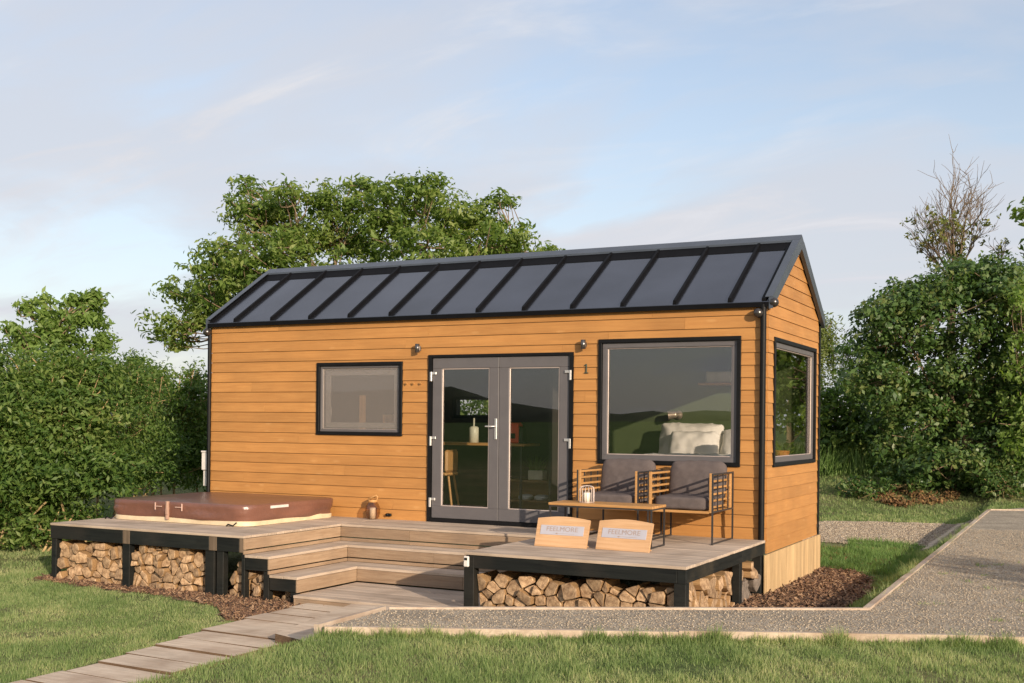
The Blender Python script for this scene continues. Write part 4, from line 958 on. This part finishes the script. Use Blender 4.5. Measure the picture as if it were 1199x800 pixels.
# sign boards
def sign(x0, x1, y, yaw, label):
    cx_ = (x0+x1)/2; root = bpy.data.objects.new('sign_board', None); COL.objects.link(root); ORG[root] = Vector((0, 0, 0)); tag(root, label, 'sign', 'wooden sign boards on the terrace')
    w = x1-x0; h = .325; tl = R(20); Mx = Matrix.Rotation(-tl, 4, 'X')
    P = [(-w/2, 0, 0), (w/2, 0, 0), (w/2+.004, 0, h-.028)]+[(w/2*(1-2*k/8), 0, h-.028+.026*math.sin(math.pi*k/8)) for k in range(1, 8)]+[(-w/2-.004, 0, h-.028)]
    bm = MB(); bm.prism([tuple(Mx @ Vector(p)) for p in P], Mx.to_3x3() @ Vector((0, .03, 0))); bm.build('board', SIGNW, root)
    bm = MB(); bm.box(-w/2+.03, w/2-.03, .135, .15, 0, .012); bm.prism([(-w/2+.06, .13, .0), (-w/2+.09, .13, 0), (-w/2+.09, .125, .25), (-w/2+.06, .125, .25)], (0, .02, 0)); bm.prism([(w/2-.09, .13, .0), (w/2-.06, .13, 0), (w/2-.06, .125, .25), (w/2-.09, .125, .25)], (0, .02, 0)); bm.build('prop', SIGNW, root)
    bm = MB(); bm.box(-w/2+.045, w/2-.045, -.005, -.001, .125, .225, bev=.001, mat=Mx); pl_ = bm.build('name_plate', PLATE, root)
    Mt = Mx @ Matrix.Translation((0, -.006, .185)) @ Matrix.Rotation(R(90), 4, 'X')
    text_obj('FEELMORE', .068, INK, 'lettering', pl_, Mt, .0008, 1.12, 1.0)
    bm = MB(); bm.box(-.05, .14, -.0065, -.0055, .140, .1425, mat=Mx); bm.prism([tuple(Mx @ Vector(p)) for p in ((-.075, -.0055, .141), (-.045, -.0055, .132), (-.045, -.0055, .150))], (0, -.001, 0)); bm.build('arrow_mark', INK, pl_)
    root.location = (cx_, y, .004); root.rotation_euler = (0, 0, yaw); return root
sign(6.03, 6.60, -1.925, R(1), 'left one of two leaning wooden boards reading FEELMORE, nearer the steps')
sign(6.69, 7.265, -1.895, R(-3), 'right one of two leaning wooden boards reading FEELMORE, nearer the terrace corner')

# ------------------------------------------------------------------ inside things
bed = empty('bed', (6.75, 1.3, 0), 'bed with white bedding seen through the big window', 'bed')
bm = MB(); bm.box(5.3, 7.74, .5, 2.42, .0, .55, bev=.01); bm.build('bed_base', TEAK, bed)
cushion((6.55, 1.5, .66), 2.3, 1.85, .26, .2, 16, .02, 2).build('mattress', LINEN, bed)
cushion((6.9, .95, .80), 1.6, .8, .2, .3, 20, .03, 22).build('duvet', LINEN, bed)
def pil(c, sx, sz, lean, yaw, label, seed):
    rt = Matrix.Rotation(yaw, 3, 'Z') @ Matrix.Rotation(-lean, 3, 'X')
    o = cushion((0, 0, 0), sx, .26, sz, .20, 20, .020, seed, rt, .92).build('pillow', LINEN); o.location = c; tag(o, label, 'pillow', 'white pillows on the bed'); return o
pil((6.36, 2.17, 1.03), .88, .52, .25, 0, 'large white pillow standing at the back of the bed under the wall lamp', 1)
pil((6.47, 1.93, .98), .66, .42, .35, .05, 'smaller white pillow leaning in front of the large one', 5)
pil((7.10, 2.12, .99), .62, .46, .3, -.05, 'white pillow at the right end of the bed, near the window edge', 9)
pil((7.50, 1.25, 1.00), .34, .55, .2, .9, 'white pillow standing upright behind the gable window', 12)
wl = MB(); wl.lathe([(.001, 0), (.06, 0), (.06, .02), (.02, .03), (.02, .10)], (6.08, W_-.132, 1.40), 16, axis='y'); wl.sphere((6.06, W_-.25, 1.40), .05, 14); wl.tube([(6.06, W_-.25, 1.40), (5.98, W_-.28, 1.39)], [.05, .06], 14)
tag(wl.build('reading_lamp', plain('lamp_brass', (.45, .38, .30), .3, .6), loc=(6.08, W_-.14, 1.40)), 'small wall mounted reading lamp above the white pillows', 'lamp')
sh = MB(); sh.box(6.42, 7.4, W_-.36, W_-.131, 1.80, 1.83, bev=.003); sho = sh.build('wall_shelf', TEAK, loc=(6.9, W_-.14, 1.8)); tag(sho, 'wooden shelf on the bedroom wall high above the bed', 'shelf')
sh = MB(); sh.box(6.52, 6.86, W_-.32, W_-.16, 1.832, 1.98, bev=.01); tag(sh.build('storage_box', plain('cream_box', (.6, .55, .42), .7), loc=(6.7, W_-.2, 1.832)), 'cream storage box standing on the shelf above the bed', 'box')
dk = empty('desk', (3.6, 1.45, 0), 'narrow wooden desk seen behind the left door pane', 'desk')
bm = MB(); bm.box(2.2, 4.52, .85, 1.35, .96, .995, bev=.004); bm.build('desk_top', TEAK, dk)
for x in (2.25, 3.3, 4.44): bm = MB(); bm.box(x, x+.03, .9, .93, 0, .96); bm.build('leg', STEEL, dk)
jg = MB(); jg.lathe([(.001, 0), (.065, 0), (.065, .20), (.05, .215), (.012, .22), (.012, .33), (.001, .33)], (3.695, 1.0, .996), 18); tag(jg.build('paper_roll_holder', plain('cream_enamel', (.62, .58, .46), .4), loc=(3.7, 1.0, .996)), 'cream upright roll holder on the desk behind the left pane', 'holder')
cc = MB(); cc.box(4.28, 4.42, .88, 1.04, .997, 1.27, bev=.02); rd = cc.build('coffee_machine', plain('red_enamel', (.65, .05, .02), .35), loc=(4.35, .96, .997)); tag(rd, 'bright red coffee machine at the right end of the desk', 'coffee machine')
bm = MB(); bm.box(4.425, 4.48, .89, 1.03, .997, 1.22, bev=.01); bm.box(4.31, 4.38, .875, .879, 1.06, 1.13); bm.build('water_tank', BLACK, rd)
cb2 = empty('cabinet', (4.45, 1.9, 0), 'low open wooden cabinet behind the right door pane', 'cabinet')
bm = MB(); bm.box(3.9, 4.82, 1.3, 1.7, .47, .50, bev=.003); bm.box(3.93, 4.79, 1.3, 1.68, .2, .22); bm.box(3.9, 3.93, 1.3, 1.7, 0, .47); bm.box(4.79, 4.82, 1.3, 1.7, 0, .47); bm.box(3.93, 4.79, 1.68, 1.7, 0, .47); bm.build('carcass', wood('cab_wood', (.22, .12, .04), (.34, .2, .08), 'x'), cb2)
for i, x in enumerate((4.28, 4.52)):
    s = cushion((x, 1.42, .26), .18, .22, .08, .7, 8, .004, i); tag(s.build('slipper', LINEN, loc=(x, 1.42, .22)), ('left' if i == 0 else 'right')+' white slipper on the lower shelf of the cabinet', 'slipper', 'slippers in the cabinet')
po = empty('plant_box', (4.46, 1.4, .501), 'cream planter box with small green plant on the cabinet', 'planter')
bm = MB(); bm.box(4.35, 4.57, 1.33, 1.47, .501, .63, bev=.01); bm.build('pot', plain('cream_pot', (.7, .66, .5), .6), po)
_x = rng.uniform(4.37, 4.55, 260); _y = rng.uniform(1.35, 1.45, 260)
PLB = blades(_x, _y, .05, .16, .012, .5, lambda x, y: x*0+.62)
fast_mesh('plant_leaves', PLB, 3, GRASSD, po, loc=(4.46, 1.4, .501))
stl = MB()
stl.tube([(3.60, .62, 0), (3.50, .66, .56)], .016, 8); stl.tube([(3.12, .62, 0), (3.2, .66, .56)], .016, 8); stl.box(3.08, 3.56, .5, .84, .56, .60, bev=.015); stl.box(3.50, 3.56, .52, .83, .605, .90, bev=.025); stl.tube([(3.58, .86, 0), (3.50, .8, .56)], .016, 8); stl.tube([(3.12, .86, 0), (3.2, .8, .56)], .016, 8)
tag(stl.build('wooden_chair', TEAK, loc=(3.32, .68, 0)), 'light wooden chair with slanted legs behind the left door pane', 'chair')
pw_ = MB(); pw_.box(2.32, 2.39, .28, .34, 0, 1.62, bev=.004); tag(pw_.build('wooden_post', TEAK, loc=(2.35, .31, 0)), 'upright wooden post showing left of centre behind the small screened window', 'post')
pw_ = MB()
for xx in (2.70, 2.79): pw_.box(xx, xx+.055, .28, .34, 0, 1.36, bev=.004)
pw_.box(2.70, 2.845, .285, .335, 1.30, 1.355); tag(pw_.build('towel_stand', TEAK, loc=(2.76, .31, 0)), 'short wooden stand showing right of centre behind the small screened window', 'stand')
bk = MB(); bk.lathe([(.001, 0), (.07, 0), (.10, .13), (.095, .13), (.065, .01)], (7.62, 2.0, .82), 18); tag(bk.build('plant_pot', plain('orange_clay', (.55, .22, .05), .7), loc=(7.62, 2.0, .82)), 'orange clay pot behind the lower corner of the gable window', 'pot')
bm = MB(); bm.box(7.3, 7.79, 1.75, 2.3, .80, .818); tag(bm.build('window_ledge', TEAK, loc=(7.5, 2, .8)), 'narrow wooden ledge inside the gable window under the clay pot', 'ledge')

# ------------------------------------------------------------------ vegetation
def leafquads(C, Nrm, size, aspect=.55, jit=.5):
    n = len(C); Nn = Nrm+rng.normal(0, jit, (n, 3)); Nn /= np.linalg.norm(Nn, axis=1)[:, None]
    t = rng.normal(0, 1, (n, 3)); t -= Nn*(t*Nn).sum(1)[:, None]; t /= np.linalg.norm(t, axis=1)[:, None]; b = np.cross(Nn, t)
    s = size*rng.uniform(.45, 1.5, n)[:, None]/2; u = t*s; v = b*s*aspect; k = Nn*s*.25
    return np.stack([C-u-k, C+v*.9, C+u-k, C-v*.9], 1).reshape(-1, 3)
def clumps(cen, rad, per, flat=.7):
    n = len(cen)*per; d = rng.normal(0, 1, (n, 3)); d /= np.linalg.norm(d, axis=1)[:, None]; r = rng.uniform(0, 1, n)**.45
    rr_ = np.repeat(rad, per)[:, None]; off = d*r[:, None]*rr_; off[:, 2] *= flat
    return np.repeat(cen, per, 0)+off, d
def ellipsoid_pts(c, r, n, shell=.55, bottom=-1.0):
    d = rng.normal(0, 1, (int(n*1.6), 3)); d /= np.linalg.norm(d, axis=1)[:, None]; d = d[d[:, 2] > bottom][:n]
    rad = rng.uniform(shell, 1.0, len(d))**.8*(1+.16*rng.normal(0, 1, len(d)))
    return np.asarray(c)+d*rad[:, None]*np.asarray(r), d
def limb(bm, a, b, r0, r1, bow=.15, n=6, seed=0):
    a = np.asarray(a, float); b = np.asarray(b, float); L0 = np.linalg.norm(b-a); w1 = rng.normal(0, 1, 3)*L0*bow*.5; pts = []
    for i in range(n+1):
        t = i/n; p = a+(b-a)*t+w1*math.sin(math.pi*t)+np.array([0, 0, -L0*.08*math.sin(math.pi*t)])+rng.normal(0, .01*L0, 3)*(0 < i < n); pts.append(tuple(p))
    bm.tube(pts, [r0+(r1-r0)*(i/n) for i in range(n+1)], 6, cap=False); return pts
def plant(name, base, blobs, mat, barkm, label, cat, group=None, leaf=.09, per=26, crad=.3, nclump=60, trunk=.1, fork=None, aspect=.55, jit=.6, flat=.7, shell=.55, stems=1, bottom=-1.0, tips=22, part='foliage', twigs=True):
    base = np.asarray(base, float); root = empty(name, tuple(base), label, cat, group)
    C = []; V_ = []; bm = MB()
    fork = base+np.array([0, 0, .8]) if fork is None else np.asarray(fork, float)
    for s in range(stems):
        b0 = base+(rng.normal(0, .25, 3)*np.array([1, 1, 0]) if stems > 1 else 0); f0 = fork+(rng.normal(0, .4, 3) if stems > 1 else 0)
        limb(bm, b0-np.array([0, 0, .15]), f0, trunk, trunk*.7, .05)
    mains = []; order = list(range(len(blobs)))
    if len(blobs) > 8 and twigs:
        pk = [int(np.argmax([b_[2] for b_ in blobs]))]
        while len(pk) < 6: pk.append(max((k for k in order if k not in pk), key=lambda k: min(np.linalg.norm(np.asarray(blobs[k][0])-np.asarray(blobs[j][0])) for j in pk)))
        blobs = [blobs[k] for k in pk]+[blobs[k] for k in order if k not in pk]
    for bi, (c, r, wgt) in enumerate(blobs):
        cen, d = ellipsoid_pts(c, r, max(3, int(nclump*wgt)), shell, bottom); c = np.asarray(c)
        rad = crad*rng.uniform(.6, 1.3, len(cen)); P, dd = clumps(cen, rad, per, flat)
        nr = dd*.6+np.repeat(d, per, 0)*.5+np.array([0, 0, .5]); V_.append(leafquads(P, nr, leaf, aspect, jit))
        if twigs:
            if len(blobs) > 8 and bi >= 6:
                m_ = min((q for p_ in mains for q in p_[1:5]), key=lambda q: np.linalg.norm(np.asarray(q)-c)); pts = limb(bm, m_, c, trunk*.22, trunk*.09, .2)
            else:
                pts = limb(bm, fork, c, trunk*.5, trunk*.14, .2); mains.append(pts)
            for k in range(min(tips, len(cen))):
                a = pts[rng.integers(2, len(pts))]; limb(bm, a, cen[k], trunk*.2, .008, .25, 4)
    lf = fast_mesh(part, np.concatenate(V_), 4, mat, root, loc=tuple(base)); bm.build('trunk', barkm, root)
    return root
LH = leafmat('hedge_leaves', [(.035, .08, .018), (.085, .155, .032), (.15, .22, .052), (.25, .29, .09)], .42)
LW = leafmat('walnut_leaves', [(.05, .10, .02), (.11, .18, .035), (.19, .26, .06), (.30, .34, .11)], .45)
LS = leafmat('small_tree_leaves', [(.10, .17, .035), (.17, .26, .06), (.26, .34, .10)], .45)
LR = leafmat('broad_shrub_leaves', [(.025, .06, .018), (.055, .11, .028), (.10, .165, .045), (.20, .22, .075)], .30, .40)
LWIL = leafmat('willow_leaves', [(.10, .14, .04), (.16, .20, .06), (.22, .25, .09)], .35)
LB = leafmat('yellowed_leaves', [(.09, .12, .025), (.17, .19, .045), (.25, .18, .055)], .3)
def blob(px, py, dep, rx, rz, ryd=None):     # ellipsoid from its direction, distance and size in metres
    return (at(px, py, dep), (rx, ryd or rx, rz))
def gnd(px, dep):
    p = at(px, 520, dep); return (p[0], p[1], float(height(p[0], p[1])))
# hedge on the left: seven shrubs
HG = 'shrubs of the tall hedge left of the cabin'
hd = [(-45, 16.9, 420, 'leftmost hedge shrub, cut by the left edge of the photo'),
      (25, 16.8, 432, 'bright green hedge shrub at far left below the small tree'),
      (85, 17.0, 424, 'full rounded hedge shrub left of the hot tub'),
      (140, 18.6, 430, 'hedge shrub directly behind the hot tub, half in shade'),
      (190, 21.2, 440, 'shaded dark hedge shrub behind the hot tub next to the cabin'),
      (250, 22.6, 446, 'last shaded hedge shrub, hidden partly by the cabin corner')]
for px, dep, top, lab in hd:
    b = gnd(px, dep); zt_ = at(px, top, dep)[2]; h = zt_-b[2]; c = np.array(b)
    k_ = dep/17.2
    h = h*rng.uniform(.93, 1.04); bl = [(c+[0, 0, h*.60], (.95*k_, 1.0, h*.30), 1.2), (c+[.35, -.1, h*.46], (.85*k_, .8, h*.2), .8), (c+[-.4, 0, h*.46], (.8*k_, .8, h*.2), .8), (c+[rng.normal(0, .25), 0, h*.86], (.5, .5, h*.17), .5), (c+[rng.normal(0, .4), .3, h*.97], (.3, .2, h*.12), .3), (c+[rng.normal(.5, .3), 0, h*.80], (.35, .3, h*.16), .3), (c+[rng.normal(-.5, .3), 0, h*.82], (.3, .3, h*.16), .3)]
    if px < 100: bl.append((c+[rng.normal(0, .3), -.1, h*.16], (.7, .3, h*.13), .35))
    plant('hedge_shrub', b, bl, LH, STEM, lab, 'shrub', HG, rng.uniform(.062, .098), 62, .34, 78, .022, c+[0, 0, h*.3], .42, .7, .62, .35, stems=7, tips=8)
# wispy leafers poking out of the hedge top
wl_ = [(30, 18.5, 415), (115, 18.8, 428), (160, 19, 432), (205, 20, 430)]
for i, (px, dep, top) in enumerate(wl_):
    b = gnd(px, dep+1.2); zt_ = at(px, top, dep+1.2)[2]; c = np.array(b); h = zt_-b[2]
    plant('hedge_shrub', b, [(c+[0, 0, h*.8], (1.0, .6, h*.2), 1), (c+[.3, 0, h*.95], (.4, .3, h*.07), .3)], LH, STEM, ['shrub top rising behind the hedge at the far left', 'shrub top rising behind the middle of the hedge', 'shrub top rising behind the hedge over the hot tub', 'feathery shrub top behind the hedge near the cabin corner'][i], 'shrub', HG, .08, 24, .22, 60, .03, c+[0, 0, h*.4], .45, .7, 1.0, .4)
# small light tree above the hedge
b = gnd(70, 23); dp = 23
bl = [blob(72, 398, dp, .80, .42)+(1.3,), blob(30, 402, dp, .45, .26)+(.6,), blob(98, 372, dp, .48, .34)+(.9,), blob(30, 360, dp, .20, .14)+(.22,), blob(58, 374, dp, .34, .24)+(.5,), blob(110, 350, dp, .24, .17)+(.35,), blob(86, 352, dp, .16, .12)+(.2,), blob(122, 402, dp, .22, .3)+(.35,), blob(75, 430, dp, 1.2, .4)+(.8,), blob(50, 350, dp, .12, .09)+(.1,), blob(14, 385, dp, .25, .12)+(.2,), blob(160, 425, dp, .2, .13)+(.15,)]
plant('walnut_sapling', b, bl, LS, BARK, 'light green open-crowned small tree standing above the left hedge', 'tree', None, .135, 20, .20, 60, .07, at(70, 440, dp), .42, .8, .7, .05, tips=8)
# walnut behind the cabin
rng = np.random.default_rng(21); dp = 26; b = gnd(430, dp)
wb = [(290, 222, .22, .25, .25), (290, 262, .5, .5, .5), (330, 250, .6, .5, .7), (325, 290, 1.1, .55, 1.1), (395, 240, .75, .5, .9), (430, 222, .45, .3, .4), (455, 250, 1.0, .75, 1.3), (490, 220, .55, .4, .6), (520, 255, 1.1, .7, 1.4), (560, 262, .8, .45, .8), (595, 280, .6, .35, .6), (588, 236, .22, .16, .18), (420, 285, 1.3, .6, 1.4), (500, 290, 1.4, .6, 1.4), (575, 300, 1.1, .3, .8), (370, 275, .8, .5, .8), (250, 320, .55, .4, .5), (280, 330, .9, .55, .9), (225, 345, .55, .4, .45), (205, 375, .45, .4, .4), (235, 375, .5, .4, .4), (200, 398, .3, .3, .25), (262, 300, .5, .4, .45), (305, 318, .9, .5, .8), (345, 225, .3, .2, .25), (300, 245, .4, .3, .3), (240, 350, .7, .5, .6), (645, 296, .35, .12, .2), (310, 370, 2, .9, 1.5), (450, 340, 2.4, .9, 1.5), (570, 340, 2, .7, 1.2)]
bl = [blob(px, py, dp+rng.uniform(-1, 1), rx, rz, max(rx, .9))+(w_,) for px, py, rx, rz, w_ in wb]
plant('walnut_tree', b, bl, LW, BARK, 'big spreading walnut tree with open crown rising behind the cabin roof', 'tree', None, .14, 24, .30, 66, .10, at(400, 345, dp), .42, .7, .55, .25, tips=10)
# right: broad dark shrub, bare topped tree, willow and companions
dp = 27.5; b = gnd(1120, dp)
rb = [(1095, 338, .7, .35, .5), (1130, 322, .8, .4, .6), (1168, 325, .9, .5, .7), (1195, 335, .8, .6, .8), (1050, 352, .5, .4, .5), (1110, 370, 1.3, .95, 1.3), (1040, 375, .75, .5, .7), (1030, 400, .8, .6, .8), (1075, 350, .7, .55, .7), (1150, 350, .8, .6, .8), (1185, 380, 1.0, .9, 1.1), (1090, 430, 1.8, .95, 2.2), (1150, 450, 1.6, 1.0, 1.8), (1025, 450, .8, .6, .8), (1070, 500, 1.4, .8, 1.6), (1150, 520, 1.6, .9, 1.6), (1200, 470, 1.2, 1.2, 1.2), (1100, 545, 1.6, .5, 1.2), (1180, 560, 1.4, .45, 1.0), (1215, 350, .8, .8, .6)]
bl = [blob(px, py, dp+rng.uniform(-.8, .8), rx, rz, 1.2)+(w_,) for px, py, rx, rz, w_ in rb]
plant('broadleaf_tree', b, bl, LR, BARK, 'large dense dark green broadleaf tree on the right, leafy down to the ground', 'tree', None, .125, 34, .34, 66, .09, at(1125, 500, dp), .6, .55, .8, .5, stems=4, tips=8)
dp = 30; b = gnd(985, dp)
bl = [blob(px, py, dp, rx, rz, 1.2)+(w_,) for px, py, rx, rz, w_ in ((985, 487, 1.2, .7, 1.3), (1010, 458, .6, .4, .6), (960, 480, .8, .6, 1), (1000, 510, 1.2, .6, 1.2), (950, 515, 1.2, .7, 1.2))]
plant('hedge_shrub', b, bl, LH, BARK, 'loose mid-green shrub between the cabin gable and the dark tree', 'shrub', None, .15, 24, .32, 60, .07, at(985, 520, dp), .5, .6, .8, .4, stems=3)
b = gnd(1005, 33); bl = [blob(px, py, 33, rx, rz, 1)+(w_,) for px, py, rx, rz, w_ in ((1010, 415, .7, .25, .5), (995, 408, .5, .2, .4), (1030, 410, .3, .2, .3), (1000, 440, 1.4, .6, 1))]
plant('slender_shrub', b, bl, LS, BARK, 'feathery pale shrub top showing behind, left of the dark tree', 'shrub', None, .12, 14, .22, 45, .05, at(1005, 460, 33), .35, .7, .9, .2)
b = gnd(1225, 26); bl = [blob(px, py, 26, rx, rz, 1)+(w_,) for px, py, rx, rz, w_ in ((1210, 400, .7, .9, 1), (1230, 470, 1.2, 1.2, 1.4), (1200, 500, .6, .8, .8), (1195, 350, .35, .4, .3))]
plant('slender_shrub', b, bl, LS, BARK, 'lighter green shrub cut off by the right edge of the photo', 'shrub', None, .14, 22, .3, 55, .06, at(1225, 500, 26), .5, .7, .9, .3)
for px, dd_, lab in ((1290, 29, 'tree beyond the right edge, nearest the photo edge, mirrored in the gable window'), (1370, 31, 'tree beyond the right edge, second from the photo edge'), (1470, 33, 'tree farthest beyond the right edge of the photo')):
    b = gnd(px, dd_); c = np.array(b)
    plant('broadleaf_tree', b, [(c+[0, 0, 2.2], (2.2, 2, 1.8), 1.6), (c+[.5, 0, 4.6], (1.9, 1.8, 1.7), 1.4), (c+[-.6, 0, 6.2], (1.2, 1.2, 1.2), .8)], LW, BARK, lab, 'tree', None, .2, 24, .4, 90, .14, c+[0, 0, 2], .6, .55, .8, .5)
for px, dd_, lab in ((1035, 44, 'distant tree behind the left side of the dark broadleaf tree'), (1110, 46, 'distant tree behind the middle of the dark broadleaf tree'), (1185, 45, 'distant tree behind the right side of the dark broadleaf tree')):
    b = gnd(px, dd_); c = np.array(b)
    plant('broadleaf_tree', b, [(c+[0, 0, 1.9], (2.2, 1.4, 1.7), 1.6)], LH, BARK, lab, 'tree', None, .24, 26, .45, 80, .12, c+[0, 0, 1], .55, .6, .8, .4)
for px, dd_, lab in ((520, 25, 'shrub hidden behind the cabin, left of its rear window view'), (620, 26, 'shrub hidden behind the middle of the cabin')):
    b = gnd(px, dd_); c = np.array(b)
    plant('hedge_shrub', b, [(c+[0, 0, 1.5], (2.4, 1.2, 1.5), 4)], LH, STEM, lab, 'shrub', None, .11, 26, .3, 70, .04, c+[0, 0, 1], .5, .6, .8, .5)
# willow
dp = 46; b = gnd(965, dp); root = empty('willow_tree', b, 'distant pale weeping willow behind the cabin gable corner', 'tree'); V_ = []; bm = MB()
for s in range(95):
    t = at(rng.normal(957, 13), rng.uniform(364, 396), dp); ln_ = rng.uniform(.9, 2.6); n = 42; f = np.sort(rng.uniform(0, 1, n))
    P = np.stack([t[0]+.25*f+rng.normal(0, .05, n), t[1]+rng.normal(0, .4)+rng.normal(0, .05, n), t[2]-f*ln_], -1); V_.append(leafquads(P, np.tile([0., 0, .2], (n, 1))+rng.normal(0, 1, (n, 3)), .17, .35))
    if s % 6 == 0: limb(bm, np.array(at(955, 430, dp)), t, .05, .02)
limb(bm, np.array(b)-[0, 0, .2], at(955, 430, dp), .25, .15)
fast_mesh('foliage', np.concatenate(V_), 4, LWIL, root, loc=b); bm.build('trunk', BARK, root)
rng = np.random.default_rng(5)
# half bare tree behind the broadleaf
dp = 31; b = gnd(1115, dp); root = empty('bare_tree', b, 'thin nearly leafless tree rising above the dark broadleaf tree', 'tree'); bm = MB(); tipz = []
def grow(p, d, l, r, lv):
    n = 4; pts = [tuple(p)]; q = np.array(p, float); dd = np.array(d, float)
    for i in range(n): dd = dd+rng.normal(0, .10, 3)+np.array([0, 0, .05]); dd /= np.linalg.norm(dd); q = q+dd*l/n; pts.append(tuple(q))
    bm.tube(pts, [r*(1-.5*i/n) for i in range(n+1)], 5, cap=False)
    if lv == 0: tipz.append(q); return
    k = 5 if lv > 1 else 4
    for i in range(k):
        a = pts[rng.integers(1, n+1)]; nd = dd+rng.normal(0, .46, 3); nd[2] = abs(nd[2])*.8+.25; nd /= np.linalg.norm(nd); grow(a, nd, l*rng.uniform(.5, .8), max(.007, r*.42), lv-1)
trk = at(1118, 330, dp); limb(bm, np.array(b)-[0, 0, .2], trk, .16, .11, .03)
for px, py in ((1114, 236), (1090, 265), (1143, 262), (1100, 252), (1130, 250), (1072, 292), (1130, 300)):
    t = at(px, py, dp+rng.normal(0, .3)); d = np.array(t)-trk; l = np.linalg.norm(d); grow(trk, d/l, l*.72, .042, 3)
t2 = at(1165, 330, dp)
for px, py in ((1168, 300), (1185, 302)): d = np.array(at(px, py, dp))-t2; l = np.linalg.norm(d); grow(t2, d/l, l*.9, .04, 2)
bm.build('trunk', wood('grey_bark', (.12, .085, .055), (.24, .18, .12), 'z', .9, .2), root)
tp = np.array(tipz); tp = tp[rng.uniform(0, 1, len(tp)) < .42]; tp = tp[tp[:, 2] < at(1110, 250, dp)[2]]
P, dd = clumps(tp, np.full(len(tp), .13), 5); P2, d2 = clumps(np.array([at(1128, 285, dp), at(1122, 305, dp), at(1135, 315, dp), at(1100, 318, dp), at(1165, 318, dp), at(1185, 320, dp), at(1090, 310, dp)]), np.full(7, .33), 26)
fast_mesh('foliage', leafquads(np.r_[P, P2], np.r_[dd, d2], .13, .5, .6), 4, LB, root, loc=b)
# background filler trees behind house left and right beyond the lane
far = [(-60, 45, 455, 'LS'), (300, 40, 420, 'LW'), (1150, 42, 430, 'LH')]
# ground-level plants at the foot of the right tree
for i, (px, py, dep, sz, lab) in enumerate(((1010, 566, 26.3, .45, 'low leafy bush at the foot of the dark tree, nearest the cabin'), (1062, 560, 26.6, .5, 'low leafy bush under the middle of the dark tree'), (1175, 572, 25.6, .6, 'low leafy bush under the right side of the dark tree'))):
    b = gnd(px, dep); c = np.array(b); plant('low_bush', b, [(c+[0, 0, sz*.5], (sz*1.5, sz, sz*.6), 1)], LR, STEM, lab, 'bush', 'low bushes at the foot of the dark tree', .11, 22, .2, 30, .02, c+[0, 0, .1], .5, .7, .8, .2)
x, y = scatter([tuple(gnd(1020, 25.9)[:2]), tuple(gnd(1060, 25.3)[:2]), tuple(gnd(1120, 25.9)[:2]), tuple(gnd(1125, 26.8)[:2]), tuple(gnd(1030, 26.8)[:2])], 1300, lambda x, y: np.sin(x*5.3+1)*np.sin(y*4.1)+rng.normal(0, .5, len(x)) > .1)
tag(fast_mesh('leaf_litter', chips(x, y, height(x, y)+.03+rng.uniform(0, 1, len(x))**2*.2*(.5+.5*np.sin(x*6)*np.cos(y*5)), .04, .10, .02, .05, .003, .7), 4, DEADL), kind='stuff')
x, y = scatter([(7.5, 3.6), (8.75, 3.2), (8.7, 5.6), (7.3, 5.4)], 1500)
tag(fast_mesh('dry_clippings', chips(x, y, height(x, y)+.02, .04, .10, .01, .02, .003, .4), 4, DEADL), kind='stuff')
# dead stems in front of hedge, left
x, y = scatter([(-7, -.4), (-5, -1.2), (-4, .2), (-4, 1.2), (-7, 1.4)], 1500)
DRY = palette('dry_stems', [(.22, .15, .07), (.36, .27, .13), (.16, .11, .05)])
tag(fast_mesh('dry_stalks', blades(x, y, .3, .9, .02, .2), 3, DRY), kind='stuff')
# trees beside the camera, right of the photo, whose shade falls on the path and mulch
for (x0, y0, h, rr_, lab) in ((17.3, -3.7, 3.0, 1.1, 'rounded shrub beyond the right edge of the photo'), (20.5, -4.4, 3.4, .55, 'narrow tree beyond the right edge of the photo'),):
    b = (x0, y0, float(height(x0, y0))); c = np.array(b)
    plant('roadside_shrub', b, [(c+[0, 0, h*.6], (rr_, rr_, h*.42), 1.2)], LH, BARK, lab, 'shrub', None, .12, 26, .3, 90, .08, c+[0, 0, h*.3], .5, .6, .8, .3)
# wooded ridge behind the camera, seen in the panes
RM = plain('ridge_foliage', (.022, .034, .014), .95, 0, .5, .12, .0)
xs = np.arange(-520, 620, 5.0); rows = []
for k, (dd_, hb) in enumerate(((-4, -4), (0, 4), (8, 9), (18, 11), (34, 9), (60, -6))):
    r_ = []
    for xx in xs:
        base_ = -290-xx*.15; n_ = noise.noise(Vector((xx*.011, k*.3, 5)))*1.5+noise.noise(Vector((xx*.11, k*1.7, 1)))*2.6+noise.noise(Vector((xx*.32, k*2.3, 2)))*1.4
        yy = base_-dd_; r_.append((xx, yy, float(height(xx, yy))+hb*(.16+.75*float(ss(-118, -170, np.array(xx))))+(n_*.8 if hb > 0 else 0)))
    rows.append(r_)
bm = MB(); n = len(xs); bm.add([p for r_ in rows for p in r_], [(i*n+j, i*n+j+1, (i+1)*n+j+1, (i+1)*n+j) for i in range(len(rows)-1) for j in range(n-1)], 0, True)
tag(bm.build('distant_wood', RM), kind='stuff')
SC.render.engine = 'CYCLES'
SC.cycles.max_bounces = 8; SC.cycles.transparent_max_bounces = 12
